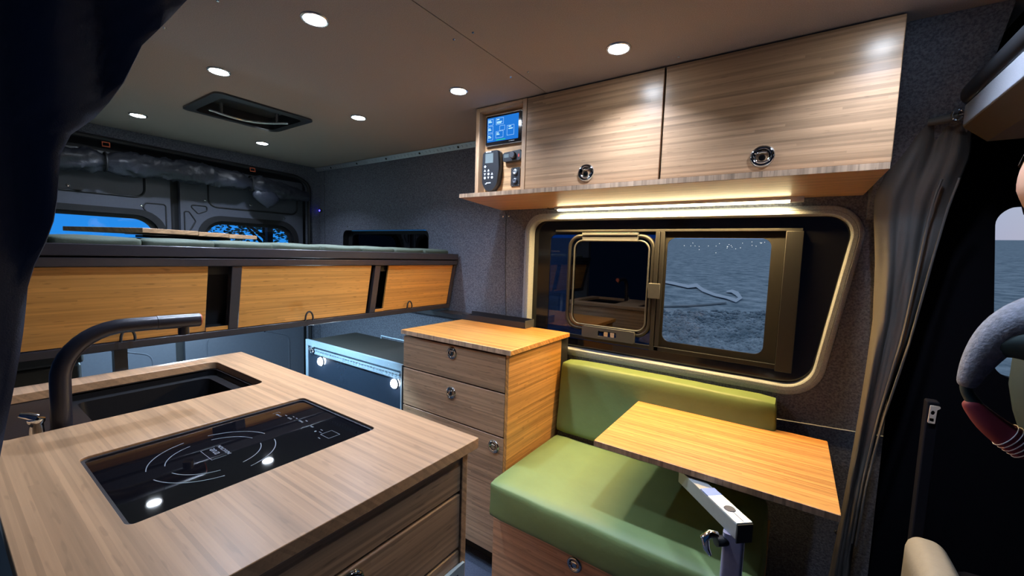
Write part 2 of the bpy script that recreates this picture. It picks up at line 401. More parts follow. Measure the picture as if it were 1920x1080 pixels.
# ================================================================ THE SHELL
XR = -3.3   # rear doors
XF = 1.75   # front of cab
def shell():
    b = NB(); box(b, (XR, -.2, FLOOR-.06), (XF, 1.95, FLOOR)); struct('floor', b, 'floor')
    # ceiling: three felt boards with thin shadow gaps
    vent = rrect(-2.43, .745, -2.045, 1.155, .03)
    b = NB()
    plate(b, [(-3.3, -.1), (-.8575, -.1), (-.8575, 1.87), (-3.3, 1.87)], [vent], 'z', CEIL, CEIL+.012)
    plate(b, [(-.8545, -.1), (.42, -.1), (.42, 1.95), (-.8545, 1.95)], [], 'z', CEIL, CEIL+.012)
    c = struct('ceiling', b, 'ceil')
    b = NB(); box(b, (-.875, -.1, CEIL+.0125), (-.84, 1.9, CEIL+.02)); struct('trim_1', b, 'dark')
    for x, y in ((-.895, .95), (-.82, .95), (-.895, 1.25), (-.82, 1.25), (-.35, 1.40), (-2.9, .66), (-1.6, .45), (-1.3, .48)):
        b = NB(); lathe(b, [(0, .0025), (.003, .0025), (.0045, 0)], (x, y, CEIL), (0, 0, -1), 10); obj('screw', b, 'chrome', c)
    # window-side wall, with big window opening and small rear window opening
    global WIN
    WIN = rpoly([(-1.186, .815), (.078, .815), (.173, 1.470), (-1.186, 1.474)], [.06, .10, .075, .07], 9)
    small = rrect(-2.91, 1.16, -1.965, 1.432, .045)
    b = NB()
    plate(b, [(-3.3, FLOOR), (.30, FLOOR), (.30, 1.95), (-3.3, 1.95)], [WIN, small], 'y', WY, WY+.05)
    w = struct('wall_right', b, 'wall')
    # panel seams
    b = NB(); tube(b, [(-1.352, WY, 1.52), (-1.345, WY, 1.2), (-1.33, WY, .93)], .0022, 6)
    obj('panel_seam', b, 'dark', w)
    b = NB(); tube(b, [(.3, WY, .697), (-.3, WY, .66), (-.9, WY, .64)], .0025, 6); obj('panel_seam', b, 'trimfelt', w)
    b = NB(); tube(b, [(-3.165, WY, 1.90), (-3.16, WY, 1.3)], .002, 6); obj('panel_seam', b, 'dark', w)
    for x, z in ((-1.375, 1.50), (-1.335, 1.502), (-3.2, 1.84), (-3.16, 1.80), (-2.35, 1.60), (-2.85, 1.46), (-2.1, 1.46), (-3.1, 1.42), (.2, .30)):
        b = NB(); lathe(b, [(0, .003), (.004, .0025), (.006, 0)], (x, WY, z), (0, -1, 0), 10); obj('screw', b, 'chrome', w)
    # soft piped trim round the window opening
    cx = sum(p[0] for p in WIN)/len(WIN); cz = sum(p[1] for p in WIN)/len(WIN)
    def off(lp, d):
        out = []; n = len(lp)
        for i in range(n):
            a = Vector(lp[i-1]); q = Vector(lp[(i+1) % n]); t = (q-a).normalized(); nrm = Vector((t.y, -t.x))
            if nrm.dot(Vector(lp[i])-Vector((cx, cz))) < 0: nrm = -nrm
            out.append((lp[i][0]+nrm.x*d, lp[i][1]+nrm.y*d))
        return out
    b = NB(); prof = [(.034, WY+.001), (.0335, WY-.003), (.031, WY-.0045), (.0185, WY-.0045), (.0175, WY-.0025), (.0165, WY-.0045), (.004, WY-.0045), (0, WY-.001), (-.001, WY+.044)]
    loft(b, [[(u, y, v) for u, v in off(WIN, d)] for d, y in prof]); struct('trim_2', b, 'trimfelt')
    # inclined lining over the B pillar, where the wall leans in towards the roof
    b = NB(); hexa(b, [(.19, 1.52, CEIL), (.375, 1.52, CEIL), (.375, 1.60, CEIL), (.19, 1.60, CEIL)][:0] or
                   [(.193, 1.86, 1.45), (.36, 1.86, 1.45), (.36, 1.884, 1.45), (.193, 1.884, 1.45),
                    (.193, 1.50, CEIL-.001), (.385, 1.50, CEIL-.001), (.385, 1.884, CEIL-.001), (.193, 1.884, CEIL-.001)])
    struct('trim_3', b, 'wall')
    # door-side wall behind the galley and the closed rear part
    b = NB(); plate(b, [(-3.3, FLOOR), (-1.72, FLOOR), (-1.72, 1.93), (-3.3, 1.93)], [], 'y', -.06, -.02); struct('wall_left', b, 'wall')
    b = NB(); plate(b, [(-1.72, 1.86), (.42, 1.86), (.42, 1.93), (-1.72, 1.93)], [], 'y', -.10, -.06); struct('trim_4', b, 'wall')
shell()

def rear_doors():
    # header and pillars round the doors
    b = NB()
    plate(b, rpoly([(-.05, FLOOR), (1.884, FLOOR), (1.884, 1.95), (-.05, 1.95)], 0),
          [rpoly([(.04, .0), (1.80, .0), (1.80, 1.80), (1.70, 1.845), (.04, 1.88)], [.02, .02, .12, .2, .06])], 'x', XR, XR+.07)
    struct('wall_rear', b, 'wall')
    b = NB(); loop = [(XR+.075, u, v) for u, v in rpoly([(.05, .01), (1.79, .01), (1.79, 1.79), (1.69, 1.835), (.05, 1.87)], [.02, .02, .12, .2, .06])]
    tube(b, loop, .014, 8, closed=True); struct('trim_5', b, 'rubber')
    b = NB(); plate(b, [(-.06, FLOOR), (1.95, FLOOR), (1.95, 1.96), (-.06, 1.96)], [rrect(.105, .965, .88, 1.467, .12, 9), rrect(1.085, .965, 1.715, 1.467, .12, 9)], 'x', XR-.05, XR-.036)
    struct('wall_rear_outer', b, 'dark')
    for i, (y0, y1, wy0, wy1) in enumerate(((.06, .925, .12, .865), (.975, 1.775, 1.10, 1.70))):
        wo = rrect(wy0, .98, wy1, 1.452, .115, 9)
        b = NB(); plate(b, rrect(y0, .02, y1, 1.80, .02), [wo], 'x', XR-.03, XR+.005)
        d = struct('door_%d' % (i+1), b, 'doorpaint')
        # pressed recesses
        def press(pts, rad, r=.006, m='rubber'):
            b = NB(); tube(b, [(XR+.006, u, v) for u, v in rpoly(pts, rad, 6)], r, 8, closed=True); obj('pressed_recess', b, m, d)
        if i == 0:
            press([(.12, 1.56), (.80, 1.56), (.80, 1.76), (.12, 1.76)], .05)
            press([(.79, 1.50), (.80, 1.53), (.90, 1.53), (.90, 1.36), (.87, 1.38)], .015, .004)
        else:
            press([(1.13, 1.545), (1.73, 1.545), (1.73, 1.74), (1.13, 1.74)], .05)
            press([(1.02, 1.545), (1.12, 1.545), (1.12, 1.515), (1.07, 1.49)], .012, .004)
            press([(.995, 1.50), (1.02, 1.50), (1.055, 1.44), (1.02, 1.37), (.995, 1.37)], .012, .004)
        press([(y0+.12, .12), (y1-.12, .12), (y1-.12, .58), (y1-.35, .66), (y0+.12, .66)], .06, .004, 'doorpaint')
        # deep rubber surround of the window, stepping outward
        b = NB(); L0 = rrect(wy0-.035, .945, wy1+.035, 1.487, .14, 9); L1 = rrect(wy0, .98, wy1, 1.452, .115, 9)
        L2 = rrect(wy0+.022, 1.0, wy1-.022, 1.430, .10, 9)
        loft(b, [[(x, u, v) for u, v in lp] for lp, x in ((L0, XR+.006), (L0, XR+.014), (L1, XR+.012), (L1, XR-.02), (L2, XR-.022), (L2, XR-.035))])
        obj('window_seal', b, 'rubber', d)
        b = NB(); plate(b, rrect(wy0+.01, .99, wy1-.01, 1.442, .11, 9), [], 'x', XR-.030, XR-.034); obj('window_pane', b, 'panerear', d)
        if i == 1:
            b = NB(); box(b, (XR-.10, 1.535, .98), (XR-.06, 1.575, 1.46)); obj('outer_bar', b, 'rubber', d)
        for y, z in ((y0+.14, 1.585), (y0+.42, 1.585), (y1-.14, 1.51), (y1-.30, .64)):
            b = NB(); lathe(b, [(0, .004), (.006, .003), (.009, 0)], (XR+.005, y, z), (1, 0, 0), 12); obj('screw', b, 'chrome', d)
rear_doors()

def cab():
    b = NB()
    wn = rpoly([(.55, .95), (1.45, .95), (1.30, 1.46), (.508, 1.492)], [.05, .05, .08, .055], 8)
    plate(b, [(.30, FLOOR), (XF, FLOOR), (XF, 1.95), (.30, 1.95)], [wn], 'y', WY+.051, WY+.09)
    struct('wall_cab', b, 'cabdark')
    b = NB(); plate(b, wn, [], 'y', WY+.07, WY+.074); g = struct('window_3', b, 'paneclear')
    b = NB(); box(b, (XF, -.2, FLOOR), (XF+.05, 1.95, 1.95)); struct('wall_front', b, 'cabdark')
    b = NB(); box(b, (.421, -.2, 1.94), (XF, 1.95, 1.97)); box(b, (.421, -.2, 1.74), (.45, -.17, 1.94)); struct('ceiling_cab', b, 'cabdark')
    b = NB(); box(b, (.85, -.2, FLOOR), (XF, -.12, 1.85)); struct('wall_cab_door', b, 'cabdark')
cab()

# ================================================================ LIGHTS OF THE ROOM
def ceiling_lights():
    e = empty('ceiling_light', (-.492, 1.25, CEIL), '', 'ceiling light', 'round ceiling lights')
    b = NB(); lathe(b, [(.030, 0), (.030, .004), (.034, .005), (.037, .003), (.038, 0)], (-.492, 1.25, CEIL), (0, 0, -1)); obj('trim_ring', b, 'silver', e)
    b = NB(); lathe(b, [(.0300, .001), (.029, .004), (.022, .0065), (.010, .0075), (0, .0078)], (-.492, 1.25, CEIL), (0, 0, -1)); obj('lens', b, 'puck', e)
    area('lamp', (-.492, 1.25, CEIL-.011), .055, PUCK_W, COOL, (0, 0, -1), e, spread=124)
    e['label'] = 'round ceiling light in front of the overhead cabinet doors'
    for x, y, l in ((-1.148, 1.25, 'round ceiling light beside the corner of the open control niche'),
                    (-1.80, 1.25, 'round ceiling light between the roof vent and the window wall'),
                    (-2.785, 1.25, 'small far ceiling light nearest the rear corner and the blue indicator'),
                    (-1.158, .664, 'large bright ceiling light at the top, nearest the dark hanging curtain'),
                    (-1.805, .664, 'ceiling light directly above the roof vent in the picture'),
                    (-2.79, .664, 'ceiling light left of the roof vent, above the rolled window cover'),
                    (.165, 1.25, 'ceiling light above the right end of the overhead cabinet')):
        c = copy_tree(e, (x, y, CEIL), l)
    for ch in c.children:      # the foremost lamp is dimmer
        if ch.type == 'LIGHT': ch.data = ch.data.copy(); ch.data.energy = PUCK_W*.75
    t = empty('strip_light', (-.5, 1.85, 1.52), 'long warm white strip light under the overhead cabinet shelf above the window', 'strip light')
    b = NB(); box(b, (-1.02, 1.838, 1.523), (.012, 1.862, 1.534)); obj('housing', b, 'alu', t)
    b = NB(); box(b, (-1.005, 1.840, 1.514), (-.03, 1.860, 1.5228)); obj('diffuser', b, 'strip', t, bevel=.003)
    b = NB(); box(b, (-.029, 1.840, 1.515), (.012, 1.860, 1.5228)); obj('end_cap', b, 'alu', t)
    b = NB(); tube(b, [(-1.02, 1.85, 1.526), (-1.05, 1.845, 1.524), (-1.07, 1.86, 1.532)], .003, 6); obj('cable', b, 'dark', t)
    area('lamp', (-.517, 1.85, 1.5135), .97, STRIP_W, WARM, (0, -.20, -1), t, 'RECTANGLE', .014, 155)
    # two lights under the bed platform
    for i, (x, y, l) in enumerate(((-2.05, 1.0, 'flat garage light under the bed on the box side'), (-2.75, .8, 'flat garage light under the bed near the rear doors'))):
        if i == 0:
            g = empty('garage_light', (x, y, 1.17), l, 'light', 'lights under the bed')
            b = NB(); lathe(b, [(.04, 0), (.04, .006), (.036, .009)], (x, y, 1.17), (0, 0, -1)); obj('trim_ring', b, 'silver', g)
            b = NB(); lathe(b, [(.036, .006), (.02, .009), (0, .0095)], (x, y, 1.17), (0, 0, -1)); obj('lens', b, 'puck', g)
            area('lamp', (x, y, 1.158), .07, GARAGE_W, (.50, .78, 1.0), (0, 0, -1), g)
        else: copy_tree(g, (x, y, 1.17), l)
ceiling_lights()

def vent():
    e = empty('roof_vent', (-2.237, .95, CEIL), 'dark rectangular roof vent with curved grey lift bar in the ceiling', 'roof vent')
    b = NB(); o = rrect(-2.44, .735, -2.035, 1.165, .035); i = rrect(-2.40, .775, -2.075, 1.125, .03)
    i2 = rrect(-2.395, .78, -2.08, 1.12, .03)
    loft(b, [[(u, v, z) for u, v in lp] for lp, z in ((o, CEIL), (o, CEIL-.008), (i, CEIL-.010), (i2, CEIL+.05))]); obj('garnish_frame', b, 'plastic', e)
    b = NB(); plate(b, i2, [], 'z', CEIL+.05, CEIL+.055); obj('lid', b, 'plastic', e)
    b = NB(); n = 14
    pts = [(-2.36+.27*k/n - 0, .80+.28*k/n, CEIL-.012-.006*math.sin(math.pi*k/n)) for k in range(n+1)]
    pts = []
    for k in range(n+1):
        t = k/n; p = Vector((-2.30, .80, 0)).lerp(Vector((-2.17, 1.10, 0)), t) + Vector((-.085, .035, 0))*math.sin(math.pi*t)
        pts.append((p.x, p.y, CEIL-.013))
    tube(b, pts, .006, 8); 
    for k in (2, n-2):
        p = Vector(pts[k]); cyl(b, p, p+Vector((0, 0, .05)), .007, 8)
    obj('lift_bar', b, 'silver', e)
vent()

# ================================================================ CABINETS
def latch(c, axis, parent, r=.0285):
    """flush round push latch: domed dark bezel, cup and bright finger pull"""
    c = Vector(c); d = Vector(axis); u, w = Vector((0, 0, 1)), d.cross(Vector((0, 0, 1)))
    b = NB(); lathe(b, [(r*1.04, 0), (r*1.02, .0035), (r*.93, .0068), (r*.80, .0078), (r*.70, .0060), (r*.62, .001), (r*.40, -.002), (0, -.0022)], c, axis, mi=0)
    lathe(b, [(r*1.045, 0), (r*1.055, .0016), (r*1.03, .0026)], c, axis, mi=1)
    pts = [c + d*.0045 + (u*(-.18 - .42*math.sin(a)) + w*.60*math.cos(a))*r for a in [math.pi*k/8 for k in range(9)]]
    tube(b, pts, r*.10, 8, mi=1)
    tube(b, [c+d*.0045+(u*.34+w*.34)*r, c+d*.006+(u*.40)*r, c+d*.0045+(u*.34-w*.34)*r], r*.12, 8, mi=1)
    cyl(b, c-u*r*.12-d*.001, c-u*r*.12+d*.004, r*.30, 14, mi=0)
    return obj('latch', b, ['darkchrome', 'chrome'], parent, smooth=50)

def overhead():
    x0, x1, yf, zb = -1.213, .187, 1.44, 1.553
    e = empty('overhead_cabinet', (-.51, 1.66, zb), 'long bamboo overhead cabinet with two doors and open control niche above window', 'cabinet')
    yb = WY-.004; t = .015; top = CEIL-.003
    # carcass boards
    b = NB(); box(b, (x0, yf, zb), (x0+t*1.3, yb, top)); obj('side_panel', b, 'wz', e, bevel=.0015)
    b = NB(); box(b, (x1-t, yf+.018, zb), (x1, yb, top)); obj('side_panel', b, 'wy', e, bevel=.0015)
    b = NB(); box(b, (-.965, yf, zb), (-.945, yb, top)); obj('divider', b, 'wz', e, bevel=.0015)
    b = NB(); box(b, (x0+t*1.3+.0002, yf, top-.018), (-.9652, yb, top)); obj('niche_top', b, 'wx', e, bevel=.001)
    b = NB(); box(b, (x0+t*1.3+.0002, yf+.045, zb), (-.9652, yf+.06, top-.0185)); obj('niche_back', b, 'wback', e)
    b = NB(); box(b, (-.944, yb-.012, zb), (x1-t-.001, yb, top)); obj('back_panel', b, 'dark', e)
    # shelf board running past the niche, with ply edge
    b = NB(); ol = [(-1.266, 1.400), (.180, 1.400), (.180, WY-.003), (-1.385, WY-.003)]
    plate(b, ol, [], 'z', zb-.0185, zb-.0005); obj('bottom_shelf', b, 'wx', e, bevel=.001)
    b = NB(); box(b, (-1.266, 1.3975, zb-.0180), (.180, 1.3998, zb-.001)); obj('shelf_edge', b, 'wedge', e)
    for xa, xb, hx, n in ((-.9425, -.4015, -.669, 0), (-.3955, .187, -.102, 1)):
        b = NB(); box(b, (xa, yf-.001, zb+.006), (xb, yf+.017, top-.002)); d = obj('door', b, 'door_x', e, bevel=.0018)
        latch((hx, yf-.0012, 1.603), (0, -1, 0), d, .031)
MT['wedge'] = bamboo('bamboo_ply_edge', 'Z', strip=.009, contrast=.34, col=(.36, .24, .155))
overhead()

def controls():
    y = 1.4848
    e = empty('touch_display', (-1.085, y, 1.765), 'tablet sized touch display with blue screen in the control niche', 'display')
    b = NB(); plate(b, rrect(-1.182, 1.765, -.985, 1.898, .008), [], 'y', y-.014, y); obj('bezel', b, 'silver', e, bevel=.002)
    b = NB(); plate(b, rrect(-1.178, 1.769, -.989, 1.894, .006), [], 'y', y-.0165, y-.0142); obj('front_glass', b, 'frit', e)
    b = NB(); plate(b, rrect(-1.170, 1.782, -1.003, 1.886, .002), [], 'y', y-.0172, y-.0168); obj('screen', b, 'screen', e)
    b = NB(); Y0, Y1 = y-.0176, y-.0173
    def outl(x0, z0, x1, z1, t=.0008):
        for a in ((x0, z0, x1, z0+t), (x0, z1-t, x1, z1), (x0, z0, x0+t, z1), (x1-t, z0, x1, z1)): box(b, (a[0], Y0, a[1]), (a[2], Y1, a[3]))
    for x0, z0, x1, z1 in ((-1.166, 1.854, -1.138, 1.880), (-1.166, 1.822, -1.138, 1.850), (-1.166, 1.790, -1.138, 1.818), (-1.122, 1.852, -1.082, 1.880),
                           (-1.102, 1.826, -1.074, 1.846), (-1.122, 1.796, -1.082, 1.824), (-1.062, 1.800, -1.025, 1.842)): outl(x0, z0, x1, z1)
    for x0, z, w in ((-1.164, 1.872, .014), (-1.164, 1.866, .018), (-1.164, 1.838, .012), (-1.164, 1.832, .016), (-1.164, 1.806, .012), (-1.164, 1.800, .017),
                     (-1.118, 1.872, .014), (-1.118, 1.862, .028), (-1.118, 1.857, .024), (-1.118, 1.815, .012), (-1.118, 1.809, .016), (-1.054, 1.835, .014), (-1.054, 1.826, .022)):
        box(b, (x0, Y0, z), (x0+w, Y1, z+.0035))
    obj('screen_marks', b, 'screentext', e)
    b = NB(); box(b, (-1.120, Y0, 1.786), (-1.070, Y1, 1.789)); obj('green_bar', b, 'screengreen', e)
    b = NB(); box(b, (-1.045, Y0, 1.7745), (-1.022, Y1, 1.7765)); box(b, (-1.050, Y0, 1.774), (-1.047, Y1, 1.777)); obj('maker_mark', b, 'keys', e)
    # handheld remote
    e = empty('remote_control', (-1.135, y, 1.572), 'black handheld remote with small grey screen hanging at the left of the control niche', 'remote')
    o = rpoly([(-1.183, 1.742), (-1.186, 1.66), (-1.184, 1.60), (-1.165, 1.566), (-1.125, 1.562), (-1.099, 1.59), (-1.089, 1.66), (-1.096, 1.742)], [.014, .05, .03, .03, .03, .03, .05, .014], 6)
    b = NB(); loft(b, [[(u, yy, v) for u, v in [(-1.138+(p[0]+1.138)*k, 1.65+(p[1]-1.65)*k) for p in o]] for k, yy in ((.96, y), (1, y-.004), (1, y-.024), (.95, y-.030))], True, True)
    obj('body', b, 'plastic', e, smooth=40)
    b = NB(); box(b, (-1.166, y-.0312, 1.688), (-1.122, y-.0302, 1.730)); obj('screen', b, 'lcd', e)
    def tri(b, x, z, s, up=1):
        v = [bm_v for bm_v in ((x-s, y-.0312, z-s*.8*up), (x+s, y-.0312, z-s*.8*up), (x, y-.0312, z+s*up))]
        v2 = [(p[0], y-.0302, p[2]) for p in v]
        A = [b.verts.new(p) for p in v]; B = [b.verts.new(p) for p in v2]
        b.faces.new(A); b.faces.new(B)
        for i in range(3): b.faces.new((A[i], A[(i+1) % 3], B[(i+1) % 3], B[i]))
    for x, z, k in ((-1.167, 1.674, 'o'), (-1.167, 1.657, '^'), (-1.147, 1.657, '^'), (-1.167, 1.641, 'v'), (-1.147, 1.641, 'o'), (-1.127, 1.641, '^'), (-1.167, 1.625, 'o'), (-1.147, 1.625, 'v'), (-1.127, 1.625, 'o')):
        b = NB()
        if k == 'o': lathe(b, [(0, .0012), (.0052, .0012), (.0058, 0)], (x, y-.0300, z), (0, -1, 0), 12)
        else: tri(b, x, z, .0055, 1 if k == '^' else -1)
        obj('key', b, 'keys', e)
    b = NB(); box(b, (-1.164, y-.0312, 1.7345), (-1.134, y-.0302, 1.7385)); box(b, (-1.158, y-.0312, 1.600), (-1.134, y-.0302, 1.604)); box(b, (-1.164, y-.0312, 1.596), (-1.156, y-.0302, 1.600)); obj('maker_mark', b, 'keys', e)
    # heater dial
    e = empty('dial_controller', (-1.03, y, 1.69), 'small black controller with round dial and window right of the remote', 'controller')
    b = NB(); plate(b, rpoly([(-1.078, 1.692), (-1.066, 1.686), (-.990, 1.688), (-.978, 1.698), (-.978, 1.722), (-.988, 1.733), (-1.070, 1.727), (-1.078, 1.722)], .004), [], 'y', y-.022, y); obj('body', b, 'plastic', e, bevel=.002)
    b = NB(); lathe(b, [(0, .012), (.012, .012), (.0145, .009), (.0155, 0)], (-1.022, y-.022, 1.711), (0, -1, 0)); obj('dial', b, 'blackmetal', e)
    b = NB(); box(b, (-1.070, y-.0228, 1.704), (-1.045, y-.0222, 1.719)); obj('screen', b, 'lcd', e)
    b = NB(); box(b, (-.996, y-.0228, 1.702), (-.990, y-.0222, 1.714)); obj('red_mark', b, 'red', e)
    # switch plate
    e = empty('switch_plate', (-1.02, y, 1.583), 'small black plate with two round buttons and four screws below the dial', 'switch plate')
    b = NB(); plate(b, rrect(-1.043, 1.583, -.997, 1.663, .006), [], 'y', y-.004, y); obj('plate', b, 'plastic', e)
    for z, m in ((1.643, 'silver'), (1.606, 'greybar')):
        b = NB(); lathe(b, [(0, .006), (.005, .006), (.0075, .0075), (.011, .006), (.012, 0)], (-1.020, y-.004, z), (0, -1, 0)); obj('button', b, m, e)
    for x in (-1.038, -1.002):
        for z in (1.589, 1.657):
            b = NB(); lathe(b, [(0, .0015), (.0025, .001), (.003, 0)], (x, y-.004, z), (0, -1, 0), 10); obj('screw', b, 'chrome', e)
controls()

def drawer_unit():
    e = empty('drawer_cabinet', (-1.24, 1.6, FLOOR), 'tall bamboo drawer cabinet between the seat bench and the bed', 'cabinet')
    b = NB(); box(b, (-1.567, 1.330, .881), (-.909, 1.853, .903)); obj('top_board', b, 'warmlit_x', e, bevel=.002)
    b = NB(); box(b, (-1.567, 1.3278, .8822), (-.909, 1.3298, .902)); obj('top_edge', b, 'wedge', e)
    b = NB(); box(b, (-.940, 1.342, 0.0), (-.924, 1.795, .8805)); obj('side_panel', b, 'warmlit_y', e, bevel=.001)
    b = NB(); box(b, (-1.562, 1.358, 0.0), (-1.546, 1.80, .8805)); obj('side_panel', b, 'wy', e, bevel=.001)
    b = NB(); box(b, (-1.545, 1.362, 0.0), (-.941, 1.80, .875)); obj('carcass', b, 'dark', e)
    b = NB(); box(b, (-1.50, 1.42, FLOOR), (-.95, 1.78, -.001)); obj('toe_kick', b, 'dark', e)
    b = NB(); box(b, (-.985, 1.7965, .40), (-.926, 1.872, .8805)); obj('filler_board', b, 'blackmetal', e)
    for z0, z1, hx, hz, nm in ((.7185, .872, -1.236, .838, 'drawer'), (.5295, .7125, -1.237, .655, 'drawer'), (.002, .5235, -.988, .477, 'door')):
        b = NB(); box(b, (-1.560, 1.340, z0), (-.9405, 1.358, z1)); d = obj(nm, b, 'shaded_x', e, bevel=.0015)
        latch((hx, 1.3398, hz), (0, -1, 0), d, .027)
drawer_unit()

def channel():
    e = empty('cable_channel', (-1.35, 1.81, .903), 'low dark metal channel lying along the back of the drawer cabinet top', 'channel')
    b = NB(); box(b, (-1.565, 1.775, .9035), (-1.135, 1.865, .907)); box(b, (-1.565, 1.775, .907), (-1.135, 1.780, .935)); box(b, (-1.565, 1.860, .907), (-1.135, 1.865, .945)); obj('trough', b, 'blackmetal', e)
    b = NB(); box(b, (-1.134, 1.778, .9035), (-1.131, 1.865, .944)); obj('end_plate', b, 'greybar', e)
    b = NB(); box(b, (-3.2, 1.78, .900), (-1.57, WY-.002, .925)); o = obj('side_ledge', b, 'blackmetal'); tag(o, 'dark narrow ledge along the window wall under the bed', 'ledge')
channel()

def seat():
    e = empty('bench_seat', (-.46, 1.5, FLOOR), 'bamboo bench base under the green seat cushion', 'bench')
    b = NB(); box(b, (-.922, 1.262, FLOOR), (-.02, 1.284, .268)); f = obj('front_panel', b, 'bench_x', e, bevel=.001)
    latch((-.560, 1.2618, .205), (0, -1, 0), f, .027)
    b = NB(); box(b, (-.90, 1.285, FLOOR), (-.04, 1.87, .267)); obj('carcass', b, 'dark', e)
    b = NB(); box(b, (-.0195, 1.262, FLOOR), (-.003, 1.87, .268)); obj('side_panel', b, 'wy', e)
    b = NB(); cushion(b, (-.900, 1.192, .280), (-.015, 1.735, .425), .020, .010); o = obj('seat_cushion', b, 'green', smooth=60)
    tag(o, 'thick green bench cushion on the bamboo bench below the table', 'cushion')
    b = NB(); cushion(b, (-.905, 1.765, .434), (-.016, 1.872, .772), .015, .006)
    for v in b.verts:   # leaning back against the wall
        t = (v.co.z-.434)/.338; v.co.y += -.035*(1-t)
    o = obj('back_cushion', b, 'green', smooth=60); tag(o, 'green backrest cushion against the wall below the big window', 'cushion')
seat()

def table():
    e = empty('swivel_table', (-.10, 1.45, FLOOR), 'small rectangular bamboo swivel table on an aluminium post above the bench', 'table')
    b = NB(); plate(b, rrect(-.515, 1.270, .142, 1.785, .006, 3), [], 'z', .651, .670); obj('tabletop', b, 'warmlit_x', e, bevel=.001)
    b = NB(); box(b, (-.514, 1.2678, .6515), (.141, 1.2698, .6695)); obj('table_edge', b, 'wedge', e)
    # arm: aluminium bar under the top, running out to the post
    A = Vector((-.232, 1.32, .598)); B = Vector((-.054, 1.128, .598)); d = (B-A).normalized(); s = Vector((d.y, -d.x, 0))
    def bar(b, a, c, w, z0, z1, mi=0):
        hexa(b, [tuple(p + k*s*w + Vector((0, 0, z-p.z))) for z in (z0, z1) for p, k in ((a, 1), (c, 1), (c, -1), (a, -1))], mi)
    b = NB(); bar(b, A, B, .021, .602, .6435); obj('arm', b, 'armalu', e, bevel=.002)
    b = NB(); bar(b, B-d*.115, B, .021, .644, .6465); obj('arm_cap', b, 'pale', e)
    b = NB(); bar(b, B-d*.150, B-d*.1155, .021, .644, .6465); obj('blue_band', b, 'bluetape', e)
    b = NB(); bar(b, B+d*.0005, B+d*.004, .021, .596, .6435); obj('end_plug', b, 'plastic', e)
    c = B-d*.055
    b = NB(); lathe(b, [(0, .0015), (.013, .0015), (.0145, 0)], (c.x, c.y, .6465), (0, 0, 1)); bar(b, c+d*.014, B-d*.004, .0007, .6466, .6473); obj('pivot_disc', b, 'greybar', e)
    pc = B-d*.032
    b = NB(); plate(b, [(pc.x+u, pc.y+v) for u, v in rrect(-.024, -.024, .024, .024, .008)], [], 'z', FLOOR, .6015); obj('post', b, 'post', e, smooth=40)
    b = NB(); lathe(b, [(0, .010), (.06, .008), (.065, 0)], (pc.x, pc.y, FLOOR), (0, 0, 1)); obj('foot_plate', b, 'alu', e)
    # clamp lever
    q = pc - s*.024 + Vector((0, 0, .578-pc.z))
    if q.x > pc.x: q = pc + s*.024 + Vector((0, 0, .578-pc.z))
    n = (q-pc); n.z = 0; n.normalize()
    b = NB(); cyl(b, q-n*.005, q+n*.026, .013); obj('clamp_boss', b, 'plastic', e)
    b = NB(); tube(b, [q+n*.024+Vector((0, 0, .018)), q+n*.045+Vector((0, 0, .022)), q+n*.058+Vector((0, 0, .012)), q+n*.052+Vector((0, 0, -.015)), q+n*.040+Vector((0, 0, -.035))], .009, 8, rad=[.008, .010, .011, .009, .005]); obj('clamp_lever', b, 'chrome', e, smooth=60)
    b = NB(); bar(b, A-d*.02, A+d*.03, .021, .6440, .6505); obj('mounting_plate', b, 'alu', e)
table()

